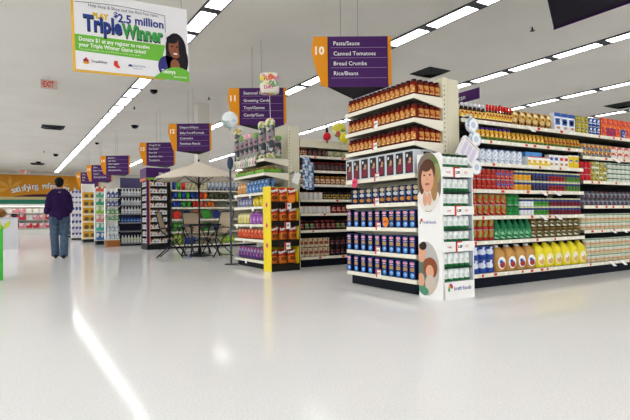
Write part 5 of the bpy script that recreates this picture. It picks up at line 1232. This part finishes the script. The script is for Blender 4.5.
def torso(mb, g, m_=skn):
    mb.tube([(0, 0, .84), (0, 0, .95), (0, -.005, 1.1), (0, -.01, 1.27), (0, -.01, 1.40), (0, 0, 1.47)], [(.15+g, .115+g), (.165+g, .115+g), (.155+g, .105+g), (.165+g, .115+g), (.14+g, .10+g), (.075+g, .065+g)], m_, 18)
body = MB(); limbs(body, 0); torso(body, 0)
body.tube([(0, -.01, 1.44), (0, .005, 1.55)], [.058, .052], skn, 12)
body.blob((0, .02, 1.635), (.074, .092, .112), skn, 18, 14); body.blob((0, .115, 1.61), (.016, .022, .024), skn, 8, 6); body.blob((0, .075, 1.56), (.045, .04, .035), skn, 10, 7)
for s in (-1, 1): body.blob((s*.078, .005, 1.63), (.014, .026, .034), skn, 8, 6)
for s, wr, d in ((-1, Vector(wrL), Vector((-.03, .04, -.09))), (1, Vector(wrR), Vector((.0, .05, -.085)))):
    d.normalize(); side_ = Vector((.25*s, .95, .3)).normalized()
    body.tube([wr-d*.02, wr+d*.035, wr+d*.085], [(.02, .028), (.022, .04), (.018, .036)], skn, 10)
    for k in range(4):
        b0 = wr+d*.075+side_*(.028-.0187*k); ln = (.062, .072, .068, .054)[k]; cu = Vector((-s*.3, 0, 0))
        body.tube([b0, b0+d*ln*.5+cu*.012, b0+d*ln*.85+cu*.05], [.0095, .009, .007], skn, 8)
    t0 = wr+d*.02+side_*.03; body.tube([t0, t0+d*.03+side_*.025, t0+d*.06+side_*.03], [.012, .011, .008], skn, 8)
bm_ = solid(body, .0085, 3); link('body', setm(bm_, skn), man)
sw = MB(); torso(sw, .028, swm)
for (a, b, c) in ((shL, elL, wrL), (shR, elR, wrR)):
    a, b, c = Vector(a), Vector(b), Vector(c)
    sw.tube([a+Vector((-a.x*.75, 0, .09)), a+Vector((-a.x*.3, 0, .045)), a.lerp(b, .12), a.lerp(b, .45), a.lerp(b, .8), b, b.lerp(c, .35), b.lerp(c, .72)], [.06, .075, .086, .082, .077, .072, .066, .05], swm, 14)
sw.tube([(0, 0, .91), (0, 0, 1.0)], [(.205, .155), (.2, .15)], swm, 18); sw.tube([(0, -.01, 1.44), (0, 0, 1.50)], [(.09, .085), (.066, .066)], swm, 14)
swo = link('sweater', setm(solid(sw, .012, 4), swm), man)
jn = MB()
jn.tube([(0, 0, .96), (0, 0, .84)], [(.175, .13), (.18, .135)], jean, 18)
for (a, b, c) in ((hipL, kneL, ankL), (hipR, kneR, ankR)):
    a, b, c = Vector(a), Vector(b), Vector(c)
    jn.tube([a+Vector((0, 0, .02)), a.lerp(b, .4), b, b.lerp(c, .4), c+Vector((0, 0, .0)), c+Vector((0, -.01, -.055))], [.112, .104, .086, .084, .083, .085], jean, 16)
jo = link('jeans', setm(solid(jn, .012, 4), jean), man)
for s in (-1, 1): obj('back_pocket', MB().slab([(-.05, -.06), (0, -.075), (.05, -.06), (.055, .06), (-.055, .06)], lambda u, v, t: (s*.09+u, -.128-.004+t, .83+v), .01, mat('denim_dark', '3a4a5c', .8)), jo)
for a, ph_ in ((ankL, 0), (ankR, .0)):
    sm_ = MB().tube([(a[0], a[1]-.085, .045), (a[0], a[1]-.03, .06), (a[0], a[1]+.06, .055), (a[0], a[1]+.16, .038), (a[0], a[1]+.2, .03)], [(.036, .04), (.043, .055), (.045, .05), (.047, .034), (.03, .024)], shoe, 12)
    me = sm_.mesh('shoe'); mn = min(v.co.z for v in me.vertices)
    for v in me.vertices: v.co.z = max(v.co.z-.0, .002)
    so = link('shoe', me, man)
hr = MB().blob((0, -.004, 1.668), (.095, .108, .098), hairm, 16, 10); hr.blob((0, -.03, 1.615), (.078, .076, .075), hairm, 14, 9)
hm_ = solid(hr, .008, 2); link('hair', setm(hm_, hairm), man)
obj('logo_patch', MB().box(-.012, .012, -.146, -.138, 1.425, 1.437, white), man)

# ------------------------------------------------------------------ lettering to meshes
dg = bpy.context.evaluated_depsgraph_get(); dg.update()
for o in TEXTS:
    me = bpy.data.meshes.new_from_object(o.evaluated_get(dg)); me.name = 'lettering'
    n = link(o.name.split('.')[0], me, o.parent); n.matrix_local = o.matrix_local.copy()
    if 'fit' in o:
        wd = max(v.co.x for v in me.vertices)-min(v.co.x for v in me.vertices)
        n.matrix_local = o.matrix_local @ Matrix.Diagonal((o['fit']/wd, 1, 1, 1))
for o in TEXTS: 
    cu = o.data; bpy.data.objects.remove(o); bpy.data.curves.remove(cu)
